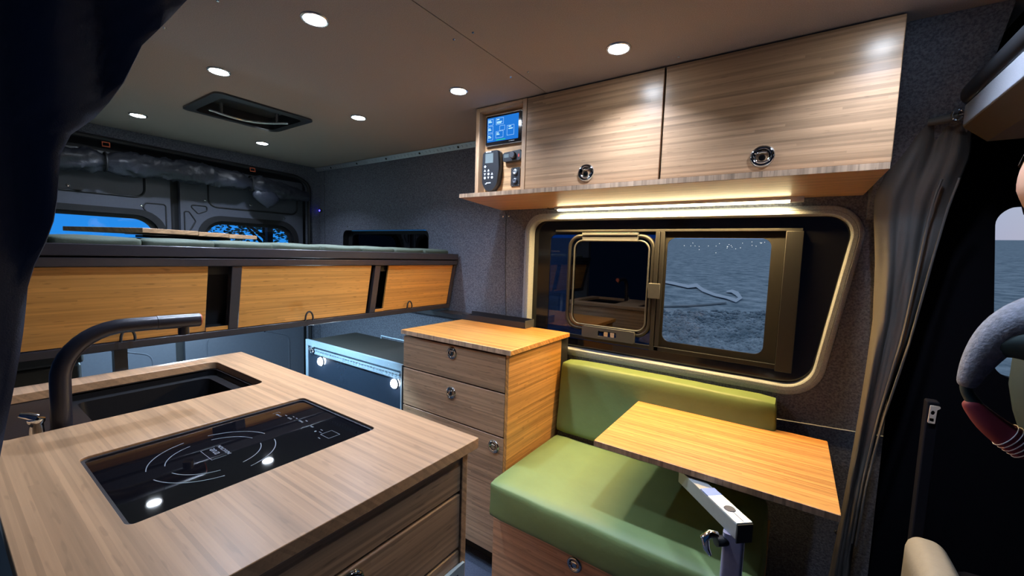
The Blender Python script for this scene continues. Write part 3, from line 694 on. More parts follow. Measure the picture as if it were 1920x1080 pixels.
def galley():
    X0, X1, Y0, Y1, Z = -1.637, -.518, .045, .650, .903
    e = empty('galley_cabinet', (-1.08, .34, FLOOR), 'large bamboo kitchen cabinet in the foreground with wide drawers', 'cabinet')
    b = NB(); sink = rrect(-1.558, .062, -1.216, .541, .022); cook = rrect(-1.020, .142, -.722, .546, .012)
    plate(b, rrect(X0, Y0, X1, Y1, .004, 2), [sink, cook], 'z', .881, Z); obj('worktop', b, 'top_x', e, bevel=.0018)
    # carcass as separate boards, so the sink stays open
    b = NB(); box(b, (-1.62, .620, FLOOR), (-.5365, .636, .8805)); obj('aisle_panel', b, 'wx', e, bevel=.001)
    b = NB(); box(b, (-1.62, .06, FLOOR), (-1.605, .619, .8805)); obj('end_panel', b, 'wy', e)
    b = NB(); box(b, (-1.604, .055, FLOOR), (-.56, .070, .8755)); obj('outer_panel', b, 'dark', e)
    b = NB(); box(b, (-.57, .071, FLOOR), (-.560, .619, .8805)); obj('carcass', b, 'dark', e)
    for nm, z0, z1 in (('fascia_board', .793, .870), ('drawer', .668, .787)):
        b = NB(); box(b, (-.5595, .050, z0), (-.540, .634, z1)); d = obj(nm, b, 'shaded_y', e, bevel=.0025)
        if nm == 'drawer': latch((-.5396, .358, .757), (1, 0, 0), d, .027)
    b = NB(); box(b, (-.5595, .050, .02), (-.540, .634, .662)); d = obj('appliance_panel', b, 'shaded_y', e, bevel=.002)
    b = NB(); plate(b, [(.10, .12), (.628, .12), (.628, .633), (.10, .633)], [[(.12, .14), (.608, .14), (.608, .618), (.12, .618)]], 'x', -.5395, -.531); obj('appliance_frame', b, 'edgealu', d)
    b = NB(); box(b, (-.5395, .121, .141), (-.535, .607, .617)); obj('appliance_glass', b, 'frit', d)
    b = NB(); cyl(b, (-.515, .16, .600), (-.515, .60, .600), .007); cyl(b, (-.535, .20, .600), (-.515, .20, .600), .005); cyl(b, (-.535, .56, .600), (-.515, .56, .600), .005); obj('appliance_handle', b, 'alu', d)
    # sink
    s = empty('sink', (-1.387, .30, .70), 'black rectangular sink let into the bamboo worktop behind the cooktop', 'sink')
    b = NB(); F = rrect(-1.570, .052, -1.204, .551, .03); R0 = rrect(-1.552, .19, -1.222, .535, .022); R1 = rrect(-1.530, .215, -1.244, .510, .02); R2 = rrect(-1.515, .23, -1.26, .495, .02)
    plate(b, F, [R0], 'z', .8765, .8805)
    loft(b, [[(u, v, z) for u, v in lp] for lp, z in ((R0, .8805), (R0, .862), (R1, .860), (R2, .72))], cap1=True)
    obj('basin', b, 'sink', s, bevel=0)
    b = NB(); lathe(b, [(0, .003), (.02, .002), (.03, .004), (.033, 0)], (-1.387, .36, .7205), (0, 0, 1)); obj('drain', b, 'chrome', s)
    # faucet
    f = empty('faucet', (-1.25, .150, .881), 'tall dark faucet bending over the black sink', 'faucet')
    pts = [(-1.25, .153, .889)]; cx, cz, rr = .153+.105, .995, .103
    for k in range(0, 11):
        a = math.pi - (math.pi/2+.03)*k/10; pts.append((-1.25, cx+rr*math.cos(a), cz+rr*math.sin(a)))
    pts += [(-1.25, .315, 1.0975)]
    b = NB(); tube(b, pts, .0165, 18); obj('spout', b, 'faucet', f, smooth=60)
    b = NB(); cyl(b, (-1.25, .3155, 1.0975), (-1.25, .401, 1.0955), .0172, 24); obj('spray_head', b, 'faucet', f, smooth=60)
    b = NB(); cyl(b, (-1.25, .401, 1.0955), (-1.25, .404, 1.0954), .0150, 24); obj('end_cap', b, 'strap', f)
    b = NB(); cyl(b, (-1.25, .368, 1.082), (-1.25, .368, 1.062), .0115, 18); obj('nozzle', b, 'faucet', f)
    b = NB(); lathe(b, [(.024, 0), (.024, .006), (.018, .010)], (-1.25, .153, .881), (0, 0, 1)); obj('base_ring', b, 'faucet', f)
    h = empty('tap_lever', (-1.243, .118, .881), 'small chrome lever standing at the near corner of the sink', 'tap lever')
    b = NB(); lathe(b, [(.0, 0), (.013, 0), (.015, .006), (.011, .010), (.0105, .034), (.013, .038), (.013, .044), (.0, .048)], (-1.243, .118, .881), (0, 0, 1)); obj('stem', b, 'chrome', h, smooth=50)
    b = NB(); tube(b, [(-1.243, .118, .926), (-1.246, .108, .933), (-1.249, .097, .938)], .005, 8, rad=[.010, .008, .005]); obj('lever', b, 'chrome', h, smooth=60)
    # cooktop
    k = empty('cooktop', (-.871, .344, .885), 'black glass single zone induction cooktop flush in the bamboo worktop', 'cooktop')
    b = NB(); plate(b, rrect(-1.0185, .1435, -.7235, .5445, .011), [], 'z', .884, .8965); obj('glass_plate', b, 'cook', k, bevel=.0015)
    b = NB(); plate(b, rrect(-1.0195, .1425, -.7225, .5455, .012), [rrect(-1.0145, .1475, -.7275, .5405, .010)], 'z', .896, .8985); obj('metal_rim', b, 'blackmetal', k)
    cx, cy, zt = -.870, .2985, .8966
    for r, arcs in ((.098, ((12, 78), (102, 168), (192, 258), (282, 348))), (.073, ((14, 76), (104, 166), (194, 256), (284, 346)))):
        for a0, a1 in arcs:
            b = NB(); n = 20; w = .0007; A = []; B = []
            for i in range(n+1):
                a = R(a0+(a1-a0)*i/n); A.append((cx+(r-w)*math.cos(a), cy+(r-w)*math.sin(a))); B.append((cx+(r+w)*math.cos(a), cy+(r+w)*math.sin(a)))
            plate(b, A+B[::-1], [], 'z', zt, zt+.0003); obj('zone_mark', b, 'mark', k, smooth=None)
    def lines(rects, name='printed_marks'):
        b = NB()
        for x0, y0, x1, y1 in rects: box(b, (x0, y0, zt), (x1, y1, zt+.0003))
        return obj(name, b, 'mark', k, smooth=None)
    w = .0010; sx, sy, q = -.8765, .297, .0270
    w = .0007; lines([(sx-q, .285, sx-q+w, .309), (sx+q-w, .285, sx+q, .309), (sx-q, .285, sx+q, .285+w)], 'logo_square')
    text_mesh('logo_text', 'true', .018, 'mark', k, (sx-.006, .300, zt+.0002), (-1, 0, 0), (0, -1, 0))
    text_mesh('logo_text', 'INDUCTION', .0092, 'mark', k, (sx, .3150, zt+.0002), (-1, 0, 0), (0, -1, 0))
    # control panel print near the aisle end
    text_mesh('panel_text', 'POWER', .0065, 'mark', k, (-.965, .459, zt+.0002), (-1, 0, 0), (0, -1, 0))
    text_mesh('panel_text', 'TEMP', .0065, 'mark', k, (-.928, .466, zt+.0002), (-1, 0, 0), (0, -1, 0))
    text_mesh('panel_text', 'TIMER', .0065, 'mark', k, (-.893, .473, zt+.0002), (-1, 0, 0), (0, -1, 0))
    text_mesh('panel_text', 'MIN', .006, 'mark', k, (-.848, .473, zt+.0002), (-1, 0, 0), (0, -1, 0))
    lines([(-.985, .4545, -.9845, .468), (-.985, .468, -.976, .4685), (-.955, .468, -.947, .4695), (-.934, .4745, -.927, .476), (-.920, .4745, -.913, .476), (-.890, .481, -.882, .4825)], 'touch_keys')
    lines([(-.798, .463, -.7974, .489), (-.7676, .463, -.767, .489), (-.798, .463, -.767, .4636), (-.798, .4884, -.767, .489), (-.812, .468, -.803, .469), (-.820, .476, -.812, .477), (-.788, .452, -.780, .453), (-.822, .463, -.818, .467)], 'touch_keys')


galley()

# ================================================================ BED AND GARAGE
def bed():
    e = empty('bed_platform', (-2.5, .95, FLOOR), 'raised rear bed platform with dark metal front frame and sliding bamboo panels', 'bed')
    ya, yb = -.015, 1.872
    b = NB(); box(b, (-1.742, ya, 1.2445), (-1.690, yb, 1.2795)); obj('upper_rail', b, 'bedmetal', e, bevel=.003)
    # fascia frame leans: x -1.70 at z 1.24, x -1.76 at z .94
    def fx(z): return -1.700 - (1.238-z)*.2
    def slab(b, y0, y1, z0, z1, d0, d1, mi=0):
        hexa(b, [(fx(z0)-d1, y0, z0), (fx(z0)-d0, y0, z0), (fx(z0)-d0, y1, z0), (fx(z0)-d1, y1, z0),
                 (fx(z1)-d1, y0, z1), (fx(z1)-d0, y0, z1), (fx(z1)-d0, y1, z1), (fx(z1)-d1, y1, z1)], mi)
    b = NB(); slab(b, ya, yb, 1.212, 1.240, -.004, .035); obj('fascia_top_rail', b, 'bedmetal', e, bevel=.003)
    b = NB(); slab(b, ya, yb, .942, .968, 0, .035); obj('fascia_bottom_rail', b, 'bedmetal', e, bevel=.003)
    for y0, y1 in ((-.01, .02), (.655, .688), (1.283, 1.316), (1.852, 1.872)):
        b = NB(); slab(b, y0, y1, .9685, 1.2115, .001, .034); obj('fascia_upright', b, 'bedmetal', e, bevel=.002)
    # sliding panels in two channels
    for y0, y1, d in ((.021, .583, .012), (.6885, 1.262, .004), (1.372, 1.851, .012)):
        b = NB(); slab(b, y0, y1, .970, 1.211, d, d+.010); p = obj('sliding_panel', b, 'bedwood', e, bevel=.001)
        yc = {0: .367, 1: .958, 2: 1.533}[[.021, .6885, 1.372].index(y0)]
        b = NB(); z0 = .972; x = fx(.99)-d+.004
        pts = [(x, yc+.017*math.cos(a), z0+.008+.030*math.sin(a)) for a in [math.pi*k/10 for k in range(11)]]
        pts = [(x-.004, pts[0][1], z0-.001)] + pts + [(x-.004, pts[-1][1], z0-.001)]
        tube(b, [(px+.018, py, pz) for px, py, pz in pts], .0038, 8); obj('finger_loop', b, 'dark', p, smooth=60)
    # low lip boards exposed in the gaps
    b = NB(); slab(b, .5835, .6545, .970, .984, .004, .012); obj('lip_board', b, 'bedwood', e)
    b = NB(); slab(b, 1.3165, 1.3715, .970, .984, .004, .012); obj('lip_board', b, 'bedwood', e)
    b = NB(); slab(b, .02, 1.85, .972, 1.21, .10, .11); slab(b, .02, 1.85, .972, .980, .036, .099); obj('storage_tray', b, 'dark', e)
    b = NB(); box(b, (-3.22, .0, 1.18), (-1.743, 1.870, 1.262)); obj('deck', b, 'dark', e)
    b = NB(); box(b, (-1.835, .345, FLOOR), (-1.805, .378, .942)); obj('leg', b, 'bedmetal', e)
    b = NB(); box(b, (-3.22, .35, FLOOR), (-3.19, .38, 1.18)); obj('leg', b, 'bedmetal', e)
    # mattress with tufted pads
    b = NB(); n = 9
    for i in range(n):
        for j in range(5):
            y0 = .01+i*(1.855/n); x0 = -3.2+j*.288
            cushion(b, (x0, y0, 1.270), (x0+.284, y0+1.855/n-.004, 1.302), .012, .005)
    o = obj('mattress', b, 'mattress', smooth=60); tag(o, 'thin green tufted mattress on the raised bed platform', 'mattress')
    # board on the mattress
    e = empty('folding_board', (-2.0, .55, 1.312), 'thin bamboo folding board lying on the mattress before the rear windows', 'board')
    a = Vector((-1.83, .435)); c = Vector((-1.98, .86)); s = (c-a); L = s.length; s.normalize(); t = Vector((-s.y, s.x))
    if t.x > 0: t = -t
    for i, (u0, u1) in enumerate(((0, .42), (.425, .70), (.705, 1))):
        b = NB(); P = [a+s*L*u0, a+s*L*u1, a+s*L*u1+t*.40, a+s*L*u0+t*.40]; z = 1.3125+.003*i
        z0 = [1.326 if i == 0 else 1.318]*4
        plate(b, [(p.x, p.y) for p in P], [], 'z', 1.322-.002*i, 1.338-.002*i); obj('board_panel', b, 'wy', e, bevel=.001)
    b = NB(); box(b, (-2.2, .5, 1.3085), (-2.1, .8, 1.3175)); obj('hinge_block', b, 'dark', e)
bed()

def left_bin():
    e = empty('storage_bin', (-2.1, .15, FLOOR), 'dark closed storage bin under the left end of the bed behind the faucet', 'storage bin')
    b = NB(); box(b, (-2.35, .0, FLOOR+.001), (-1.90, .285, .89)); obj('body', b, 'plastic', e, bevel=.01)
    b = NB(); box(b, (-2.36, -.005, .8905), (-1.89, .29, .925)); obj('lid', b, 'dark', e, bevel=.008)
left_bin()

def garage_box():
    e = empty('storage_box', (-2.0, 1.53, FLOOR), 'dark storage box with aluminium edges and lashing rail under the bed', 'storage box')
    x0, x1, y0, y1, zt = -2.485, -1.585, 1.350, 1.700, .713
    b = NB(); box(b, (x0+.004, y0+.004, FLOOR+.002), (x1, y1, zt-.003)); obj('body', b, 'boxpanel', e)
    b = NB(); box(b, (x0+.02, y0+.018, zt-.0028), (x1, y1-.005, zt+.001)); obj('lid_mat', b, 'boxtop', e)
    b = NB(); box(b, (x0, y0, zt-.030), (x1, y0+.0038, zt)); box(b, (x0, y0, zt), (x1, y0+.017, zt+.003))
    for k in range(5): lathe(b, [(0, .0015), (.003, .001), (.004, 0)], (x0+.12+.17*k, y0, zt-.015), (0, -1, 0), 8)
    obj('edge_trim', b, 'edgealu', e)
    b = NB(); box(b, (x0, y0, FLOOR+.002), (x0+.022, y0+.0038, zt-.0302)); obj('edge_trim', b, 'edgealu', e)
    b = NB(); box(b, (x1-.006, y0-.001, .20), (x1, y0+.0038, zt-.0302)); obj('edge_trim', b, 'edgealu', e)
    # lashing rail with round holes
    b = NB(); zr0, zr1 = zt-.072, zt-.040
    box(b, (x0+.11, y0-.006, zr0), (x1-.01, y0, zr0+.008)); box(b, (x0+.11, y0-.006, zr1-.008), (x1-.01, y0, zr1)); box(b, (x0+.11, y0-.002, zr0+.008), (x1-.01, y0, zr1-.008))
    n = 31
    for k in range(n):
        x = x0+.12+(x1-x0-.14)*k/(n-1); box(b, (x-.005, y0-.006, zr0+.008), (x+.005, y0-.002, zr0+.012)); box(b, (x-.005, y0-.006, zr1-.012), (x+.005, y0-.002, zr1-.008))
    obj('lashing_rail', b, 'edgealu', e)
    b = NB(); c = Vector((x0+.085, y0-.010, zr1-.010))
    tube(b, [c+Vector((.014*math.cos(a), 0, .018*math.sin(a))) for a in [2*math.pi*k/12 for k in range(12)]], .004, 8, closed=True); cyl(b, c+Vector((0, .01, .014)), c+Vector((0, -.008, .014)), .008); cyl(b, c+Vector((-.014, .01, 0)), c+Vector((-.014, -.008, .01)), .007); obj('rail_ring', b, 'chrome', e, smooth=60)
    # raised rail at the back edge
    b = NB(); tube(b, [(x0+.30, y1-.012, zt), (x0+.30, y1-.012, zt+.018), (x1, y1-.012, zt+.018)], .004, 8); obj('back_rail', b, 'edgealu', e)
    # two courtesy lights on the face
    k = empty('courtesy_light', (-2.316, y0, .604), 'small bright round light on the box front below the rail ring', 'light', 'lights on the box front')
    b = NB(); lathe(b, [(.0, 0.0005), (.027, .0005), (.027, .003), (.0245, .005)], (-2.316, y0+.003, .604), (0, -1, 0)); obj('trim_ring', b, 'silver', k)
    b = NB(); lathe(b, [(.0245, .0045), (.021, .011), (.012, .016), (0, .018)], (-2.316, y0+.003, .604), (0, -1, 0)); obj('lens', b, 'puck', k)
    area('lamp', (-2.316, y0-.018, .604), .035, 1.6, (.6, .85, 1), (0, -1, 0), k)
    copy_tree(k, (-1.639, y0, .609), 'small bright round light on the box front beside the drawer cabinet')
garage_box()

def lashing_track():
    e = empty('lashing_track', (-2.25, 1.86, 1.89), 'long aluminium lashing track where the ceiling meets the window wall', 'track')
    b = NB(); x0, x1 = -3.26, -1.24
    hexa(b, [(x0, 1.862, 1.900), (x1, 1.862, 1.900), (x1, 1.868, 1.903), (x0, 1.868, 1.903), (x0, 1.838, 1.926), (x1, 1.838, 1.926), (x1, 1.846, 1.929), (x0, 1.846, 1.929)])
    obj('rail', b, 'trackalu', e)
    b = NB(); n = 60
    for k in range(n):
        x = x0+.02+(x1-x0-.04)*k/(n-1)
        lathe(b, [(0, .003), (.006, .003), (.008, 0)], (x, 1.850, 1.913), (0, -.74, -.67), 8)
    obj('rail_studs', b, 'trackalu', e)['kind'] = 'stuff'
    for k in range(6):
        x = x0+.25+.33*k; b = NB(); lathe(b, [(0, .005), (.006, .004), (.007, 0)], (x, 1.848, 1.912), (0, -.74, -.67), 10); obj('bolt', b, 'dark', e)
lashing_track()

def cover_roll():
    e = empty('rolled_window_cover', (-3.2, 1.1, 1.66), 'dark quilted window cover rolled up and strapped above the rear doors', 'window cover')
    b = NB(); ring = []
    n = 150; seg = 26; straps = [.605, 1.335]
    for i in range(n+1):
        y = .15+1.60*i/n
        pinch = sum(math.exp(-((y-s)/.035)**2) for s in straps)
        sag = .02*math.cos((y-.97)*3.2)
        r = .055*(1-.45*pinch) + .012*noise.noise(Vector((y*9, 0, 3)))
        if y > 1.5: r *= 1-.4*(y-1.5)/.25
        cz = 1.715 + sag - (0.05*max(0, y-1.4)) - .02*pinch*0
        lp = []
        for k in range(seg):
            a = 2*math.pi*k/seg; rr = r*(1+.30*noise.noise(Vector((y*16, math.cos(a)*2.2, math.sin(a)*2.2)))+.16*noise.noise(Vector((y*60, math.cos(a)*3, math.sin(a)*3))))
            lp.append((-3.165+rr*.75*math.cos(a), y, cz+rr*1.15*math.sin(a)))
        ring.append(lp)
    loft(b, ring, True, True); obj('fabric_roll', b, 'blind', e, smooth=70)
    for s in straps:
        b = NB(); tube(b, [(-3.155+.048*math.cos(a), s, 1.722+.050*math.sin(a)) for a in [2*math.pi*k/14 for k in range(14)]], .006, 6, closed=True)
        obj('strap', b, 'dark', e)
        b = NB(); tube(b, [(-3.12, s-.014, 1.80), (-3.115, s+.014, 1.80), (-3.12, s+.014, 1.822), (-3.125, s-.014, 1.822)], .0035, 6, closed=True); obj('strap_loop', b, 'strap', e)
    # loose bag of fabric hanging from the right strap
    b = NB(); lps = []
    for i in range(9):
        t = i/8; w = .020+.055*math.sin(math.pi*min(1, t*.9+.1)); z = 1.69-.115*t
        lps.append([(-3.15+w*.35*math.cos(a), 1.42+w*1.3*math.cos(a+.0)*0+w*math.sin(a)*1.2+.03*t, z+.012*math.cos(a)) for a in [2*math.pi*k/16 for k in range(16)]])
    loft(b, lps, True, True); obj('fabric_tail', b, 'blind', e, smooth=70)
    i = empty('indicator_light', (-3.21, 1.872, 1.60), 'tiny glowing blue indicator on the rear pillar by the window wall', 'indicator')
    b = NB(); lathe(b, [(.012, 0), (.012, .012), (.008, .016)], (-3.21, WY, 1.592), (0, -1, 0), 14); obj('housing', b, 'plastic', i)
    b = NB(); lathe(b, [(.0075, .015), (.005, .019), (0, .021)], (-3.21, WY, 1.592), (0, -1, 0), 14); obj('lens', b, 'led', i)
cover_roll()

# ================================================================ WINDOWS OF THE LONG WALL
def big_window():
    y = 1.930
    clear_r = rrect(-.480, .912, -.078, 1.387, .035, 8)
    left = rrect(-1.085, .86, -.512, 1.40, .03, 8)
    b = NB(); plate(b, rpoly([(-1.20, .800), (.092, .800), (.190, 1.485), (-1.20, 1.489)], .06), [left, clear_r], 'y', y, y+.005)
    w = struct('window_1', b, 'frit')
    b = NB(); plate(b, rrect(-.490, .902, -.068, 1.397, .035), [], 'y', y+.0055, y+.0085); obj('fixed_pane', b, 'paneclear', w)
    b = NB(); plate(b, rrect(-1.095, .850, -.502, 1.410, .03), [], 'y', y+.0055, y+.0085); obj('side_pane', b, 'panemid', w)
    # insect screen border round the clear pane
    b = NB(); plate(b, [(-.487, .886), (-.036, .886), (-.036, 1.413), (-.487, 1.413)], [rrect(-.478, .914, -.080, 1.385, .034, 8)], 'y', y-.006, y-.0005); obj('screen_border', b, 'screenframe', w)
    # rails and stiles
    b = NB(); box(b, (-1.045, 1.908, 1.4135), (.018, y-.0002, 1.424)); obj('top_rail', b, 'darkgrey', w, bevel=.001)
    b = NB(); box(b, (-1.0, 1.908, .868), (-.035, y-.0002, .8855)); obj('bottom_rail', b, 'darkgrey', w, bevel=.001)
    b = NB(); box(b, (-1.0, 1.906, .8858), (-.035, 1.912, .8875)); obj('bottom_lip', b, 'greybar', w)
    b = NB(); box(b, (-.0345, 1.902, .862), (.022, y-.0002, 1.4132)); obj('end_stile', b, 'darkgrey', w, bevel=.002)
    b = NB(); box(b, (-.527, 1.905, .868), (-.509, y-.0002, 1.4132)); box(b, (-.506, 1.908, .868), (-.488, y-.0002, 1.4132)); obj('meeting_stile', b, 'darkgrey', w, bevel=.001)
    # sliding sash
    def rr(x0, z0, x1, z1, r, yy): return [(u, yy, v) for u, v in rrect(x0, z0, x1, z1, r, 8)]
    b = NB(); tube(b, rr(-.960, .925, -.535, 1.392, .06, 1.914), .0095, 8, closed=True); obj('sash_frame', b, 'darkgrey', w, smooth=60)
    b = NB(); tube(b, rr(-.932, .945, -.553, 1.370, .045, 1.910), .0045, 8, closed=True); obj('sash_bead', b, 'greybar', w, smooth=60)
    b = NB(); plate(b, rrect(-.95, .935, -.545, 1.384, .05), [], 'y', 1.916, 1.919); obj('sliding_pane', b, 'panedark', w)
    b = NB(); box(b, (-.886, 1.898, 1.368), (-.606, 1.910, 1.408)); box(b, (-.886, 1.894, 1.368), (-.606, 1.898, 1.374)); box(b, (-.886, 1.894, 1.396), (-.606, 1.898, 1.408)); obj('sash_grip', b, 'greybar', w, bevel=.001)
    b = NB(); plate(b, rrect(-.862, .886, -.595, .942, .008), [rrect(-.775, .900, -.682, .926, .003)], 'y', 1.890, 1.908); obj('sash_grip', b, 'greybar', w, bevel=.002)
    for x in (-.745, -.712):
        b = NB(); box(b, (x, 1.892, .902), (x+.020, 1.900, .924)); obj('latch_tab', b, 'silver', w)
    b = NB(); box(b, (-.545, 1.896, 1.108), (-.492, 1.904, 1.178)); obj('side_latch', b, 'greybar', w, bevel=.002)
    # small rear window
    b = NB(); o = rrect(-2.915, 1.155, -1.96, 1.437, .045); i = rrect(-2.86, 1.19, -2.02, 1.405, .04)
    loft(b, [[(u, yy, v) for u, v in lp] for lp, yy in ((rrect(-2.905, 1.165, -1.97, 1.427, .045), WY-.002), (rrect(-2.905, 1.165, -1.97, 1.427, .045), WY+.045), (i, WY+.047), (i, WY+.055))])
    w2 = struct('window_2', b, 'rubber')
    b = NB(); plate(b, i, [], 'y', WY+.052, WY+.055); obj('pane', b, 'panemid', w2)
big_window()

# ================================================================ CURTAINS, HEADER, CAB
def interp(tab, z):
    if z >= tab[0][0]: return tab[0][1]
    for (z0, a), (z1, b) in zip(tab, tab[1:]):
        if z <= z0 and z >= z1: return a+(b-a)*(z0-z)/(z0-z1)
    return tab[-1][1]
def curtains():
    edge = [(1.925, .40), (1.80, .345), (1.71, .285), (1.603, .219), (1.519, .190), (1.454, .147), (1.436, .124), (1.328, .115), (1.288, .105), (1.234, .088), (1.143, .077), (1.068, .066), (1.001, .054), (.93, .040), (.85, .030), (0, .02)]
    b = NB(); nz = 60; ny = 40; g = []
    for i in range(nz+1):
        z = 1.925-(1.925-.0)*i/nz; ye = interp(edge, z); row = []
        for j in range(ny+1):
            t = j/ny; y = ye - (ye+.30)*t
            a = y*62+.8*math.sin(z*2.1)
            x = -.895 + .016*math.sin(a) + .006*math.sin(a*2.3+z*3) + .03*noise.noise(Vector((y*5, z*2, 1)))
            row.append(b.verts.new((x, y, z)))
        g.append(row)
    for i in range(nz):
        for j in range(ny): b.faces.new((g[i][j], g[i][j+1], g[i+1][j+1], g[i+1][j]))
    o = obj('door_curtain', b, 'curtain', smooth=70); m = o.modifiers.new('s', 'SOLIDIFY'); m.thickness = .002
    tag(o, 'dark navy curtain hanging close at the left edge of the view', 'curtain')
    # gathered cab curtain strapped to the B pillar
    LE = [(1.74, .262), (1.515, .200), (1.30, .222), (1.11, .233), (.80, .222), (.544, .209), (.176, .186), (-.09, .17)]
    RE = [(1.74, .375), (1.617, .392), (1.458, .370), (1.293, .348), (1.051, .318), (.79, .275), (.559, .252), (.30, .24), (-.09, .24)]
    b = NB(); nz = 70; nx = 44; g = []
    for i in range(nz+1):
        z = 1.74-(1.74+.09)*i/nz; l = interp(LE, z); r = interp(RE, z); row = []
        for j in range(nx+1):
            t = j/nx; x = l+(r-l)*t
            top = max(0, (z-1.45)/.3); yb = 1.805-.12*top
            f = .010*math.sin(t*9+.6*math.sin(z*3)) + .002*math.sin(t*31+z*5) + .016*noise.noise(Vector((t*4, z*4, 5)))
            row.append(b.verts.new((x, yb - f - .03*math.sin(math.pi*t), z)))
        g.append(row)
    for i in range(nz):
        for j in range(nx): b.faces.new((g[i][j], g[i][j+1], g[i+1][j+1], g[i+1][j]))
    e = empty('cab_curtain', (.29, 1.80, FLOOR), 'dark grey curtain gathered against the pillar right of the big window', 'curtain')
    o = obj('drape', b, 'curtain2', e, smooth=70); m = o.modifiers.new('s', 'SOLIDIFY'); m.thickness = .0025
    for k in (0, 1):
        b = NB(); pts = []
        for i in range(30):
            z = 1.55-1.2*i/29; l = interp(LE, z); r = interp(RE, z); pts.append((l+(r-l)*(.74+.2*k), 1.752-.01*k-.10*max(0, (z-1.45)/.3), z))
        tube(b, pts, .0035, 6); obj('zip_tape', b, 'curtain2', e, smooth=60)
    b = NB(); tube(b, [(.285, 1.665, 1.705), (.33, 1.655, 1.708), (.352, 1.66, 1.712)], .012, 8, rad=[.010, .012, .010]); obj('tie_strap', b, 'curtain2', e, smooth=60)
    b = NB(); tube(b, [(.338, 1.640, 1.712+.0)] + [(.338+.011*math.cos(a), 1.640, 1.712+.014*math.sin(a)) for a in [2*math.pi*k/12 for k in range(12)]], .003, 6); obj('ring', b, 'chrome', e)
curtains()

def header():
    e = empty('cab_header_shelf', (.38, .9, 1.62), 'grey cloth faced header shelf across the cab with black rail on top', 'shelf')
    y0, y1 = .02, 1.64
    b = NB(); hexa(b, [(.350, y0, 1.676), (.53, y0, 1.676), (.53, y1, 1.676), (.350, y1, 1.676), (.350, y0, 1.735), (.53, y0, 1.735), (.53, y1, 1.735), (.350, y1, 1.735)]); obj('face_board', b, 'headergrey', e, bevel=.004)
    b = NB(); hexa(b, [(.400, y0, 1.632), (.53, y0, 1.632), (.53, y1, 1.632), (.400, y1, 1.632), (.352, y0, 1.6755), (.53, y0, 1.6755), (.53, y1, 1.6755), (.352, y1, 1.6755)]); obj('underside_board', b, 'headerbrown', e)
    b = NB(); cyl(b, (.362, y0, 1.763), (.362, y1, 1.763), .026, 20); obj('rail', b, 'plastic', e, smooth=60)
    b = NB(); tube(b, [(.345, 1.66+.006*math.cos(a), 1.715+.015*math.sin(a)) for a in [2*math.pi*k/10 for k in range(10)]], .003, 6, closed=True); obj('hook', b, 'chrome', e)
    b = NB(); box(b, (.60, -.2, 1.60), (.62, 1.93, 1.94)); struct('trim_6', b, 'cabdark')
    # door-pillar bracket
    e = empty('belt_bracket', (.302, 1.55, .89), 'small pale bracket with two holes glowing in the dark cab', 'bracket')
    b = NB(); o = rpoly([(.3265, .874), (.3405, .874), (.342, .912), (.348, .918), (.347, .923), (.328, .922)], .002, 3)
    plate(b, o, [rrect(.3295, .879, .3380, .888, .001, 3), [(.3345+.0042*math.cos(2*math.pi*k/14), .903+.0062*math.sin(2*math.pi*k/14)) for k in range(14)]], 'y', 1.521, 1.5245); obj('plate', b, 'beige', e)
    b = NB(); box(b, (.322, 1.525, FLOOR), (.348, 1.56, .932)); o = obj('belt_post', b, 'cabdark', bevel=.004); tag(o, 'black upright post behind the cab chair carrying the pale bracket', 'post')
    # cab seat
    e = empty('cab_chair', (.62, 1.30, FLOOR), 'dark cab seat with beige side beyond the curtain', 'seat')
    b = NB(); box(b, (.42, 1.0, FLOOR), (.88, 1.5, .38)); obj('pedestal', b, 'seatblack', e)
    b = NB(); cushion(b, (.304, 1.29, .34), (.384, 1.51, .570), .032, .004); obj('side_bolster', b, 'seatgrey', e, smooth=60)
    b = NB(); cushion(b, (.375, 1.0, .385), (.90, 1.5, .53), .05, .01); obj('seat_cushion', b, 'seatblack', e, smooth=60)
header()

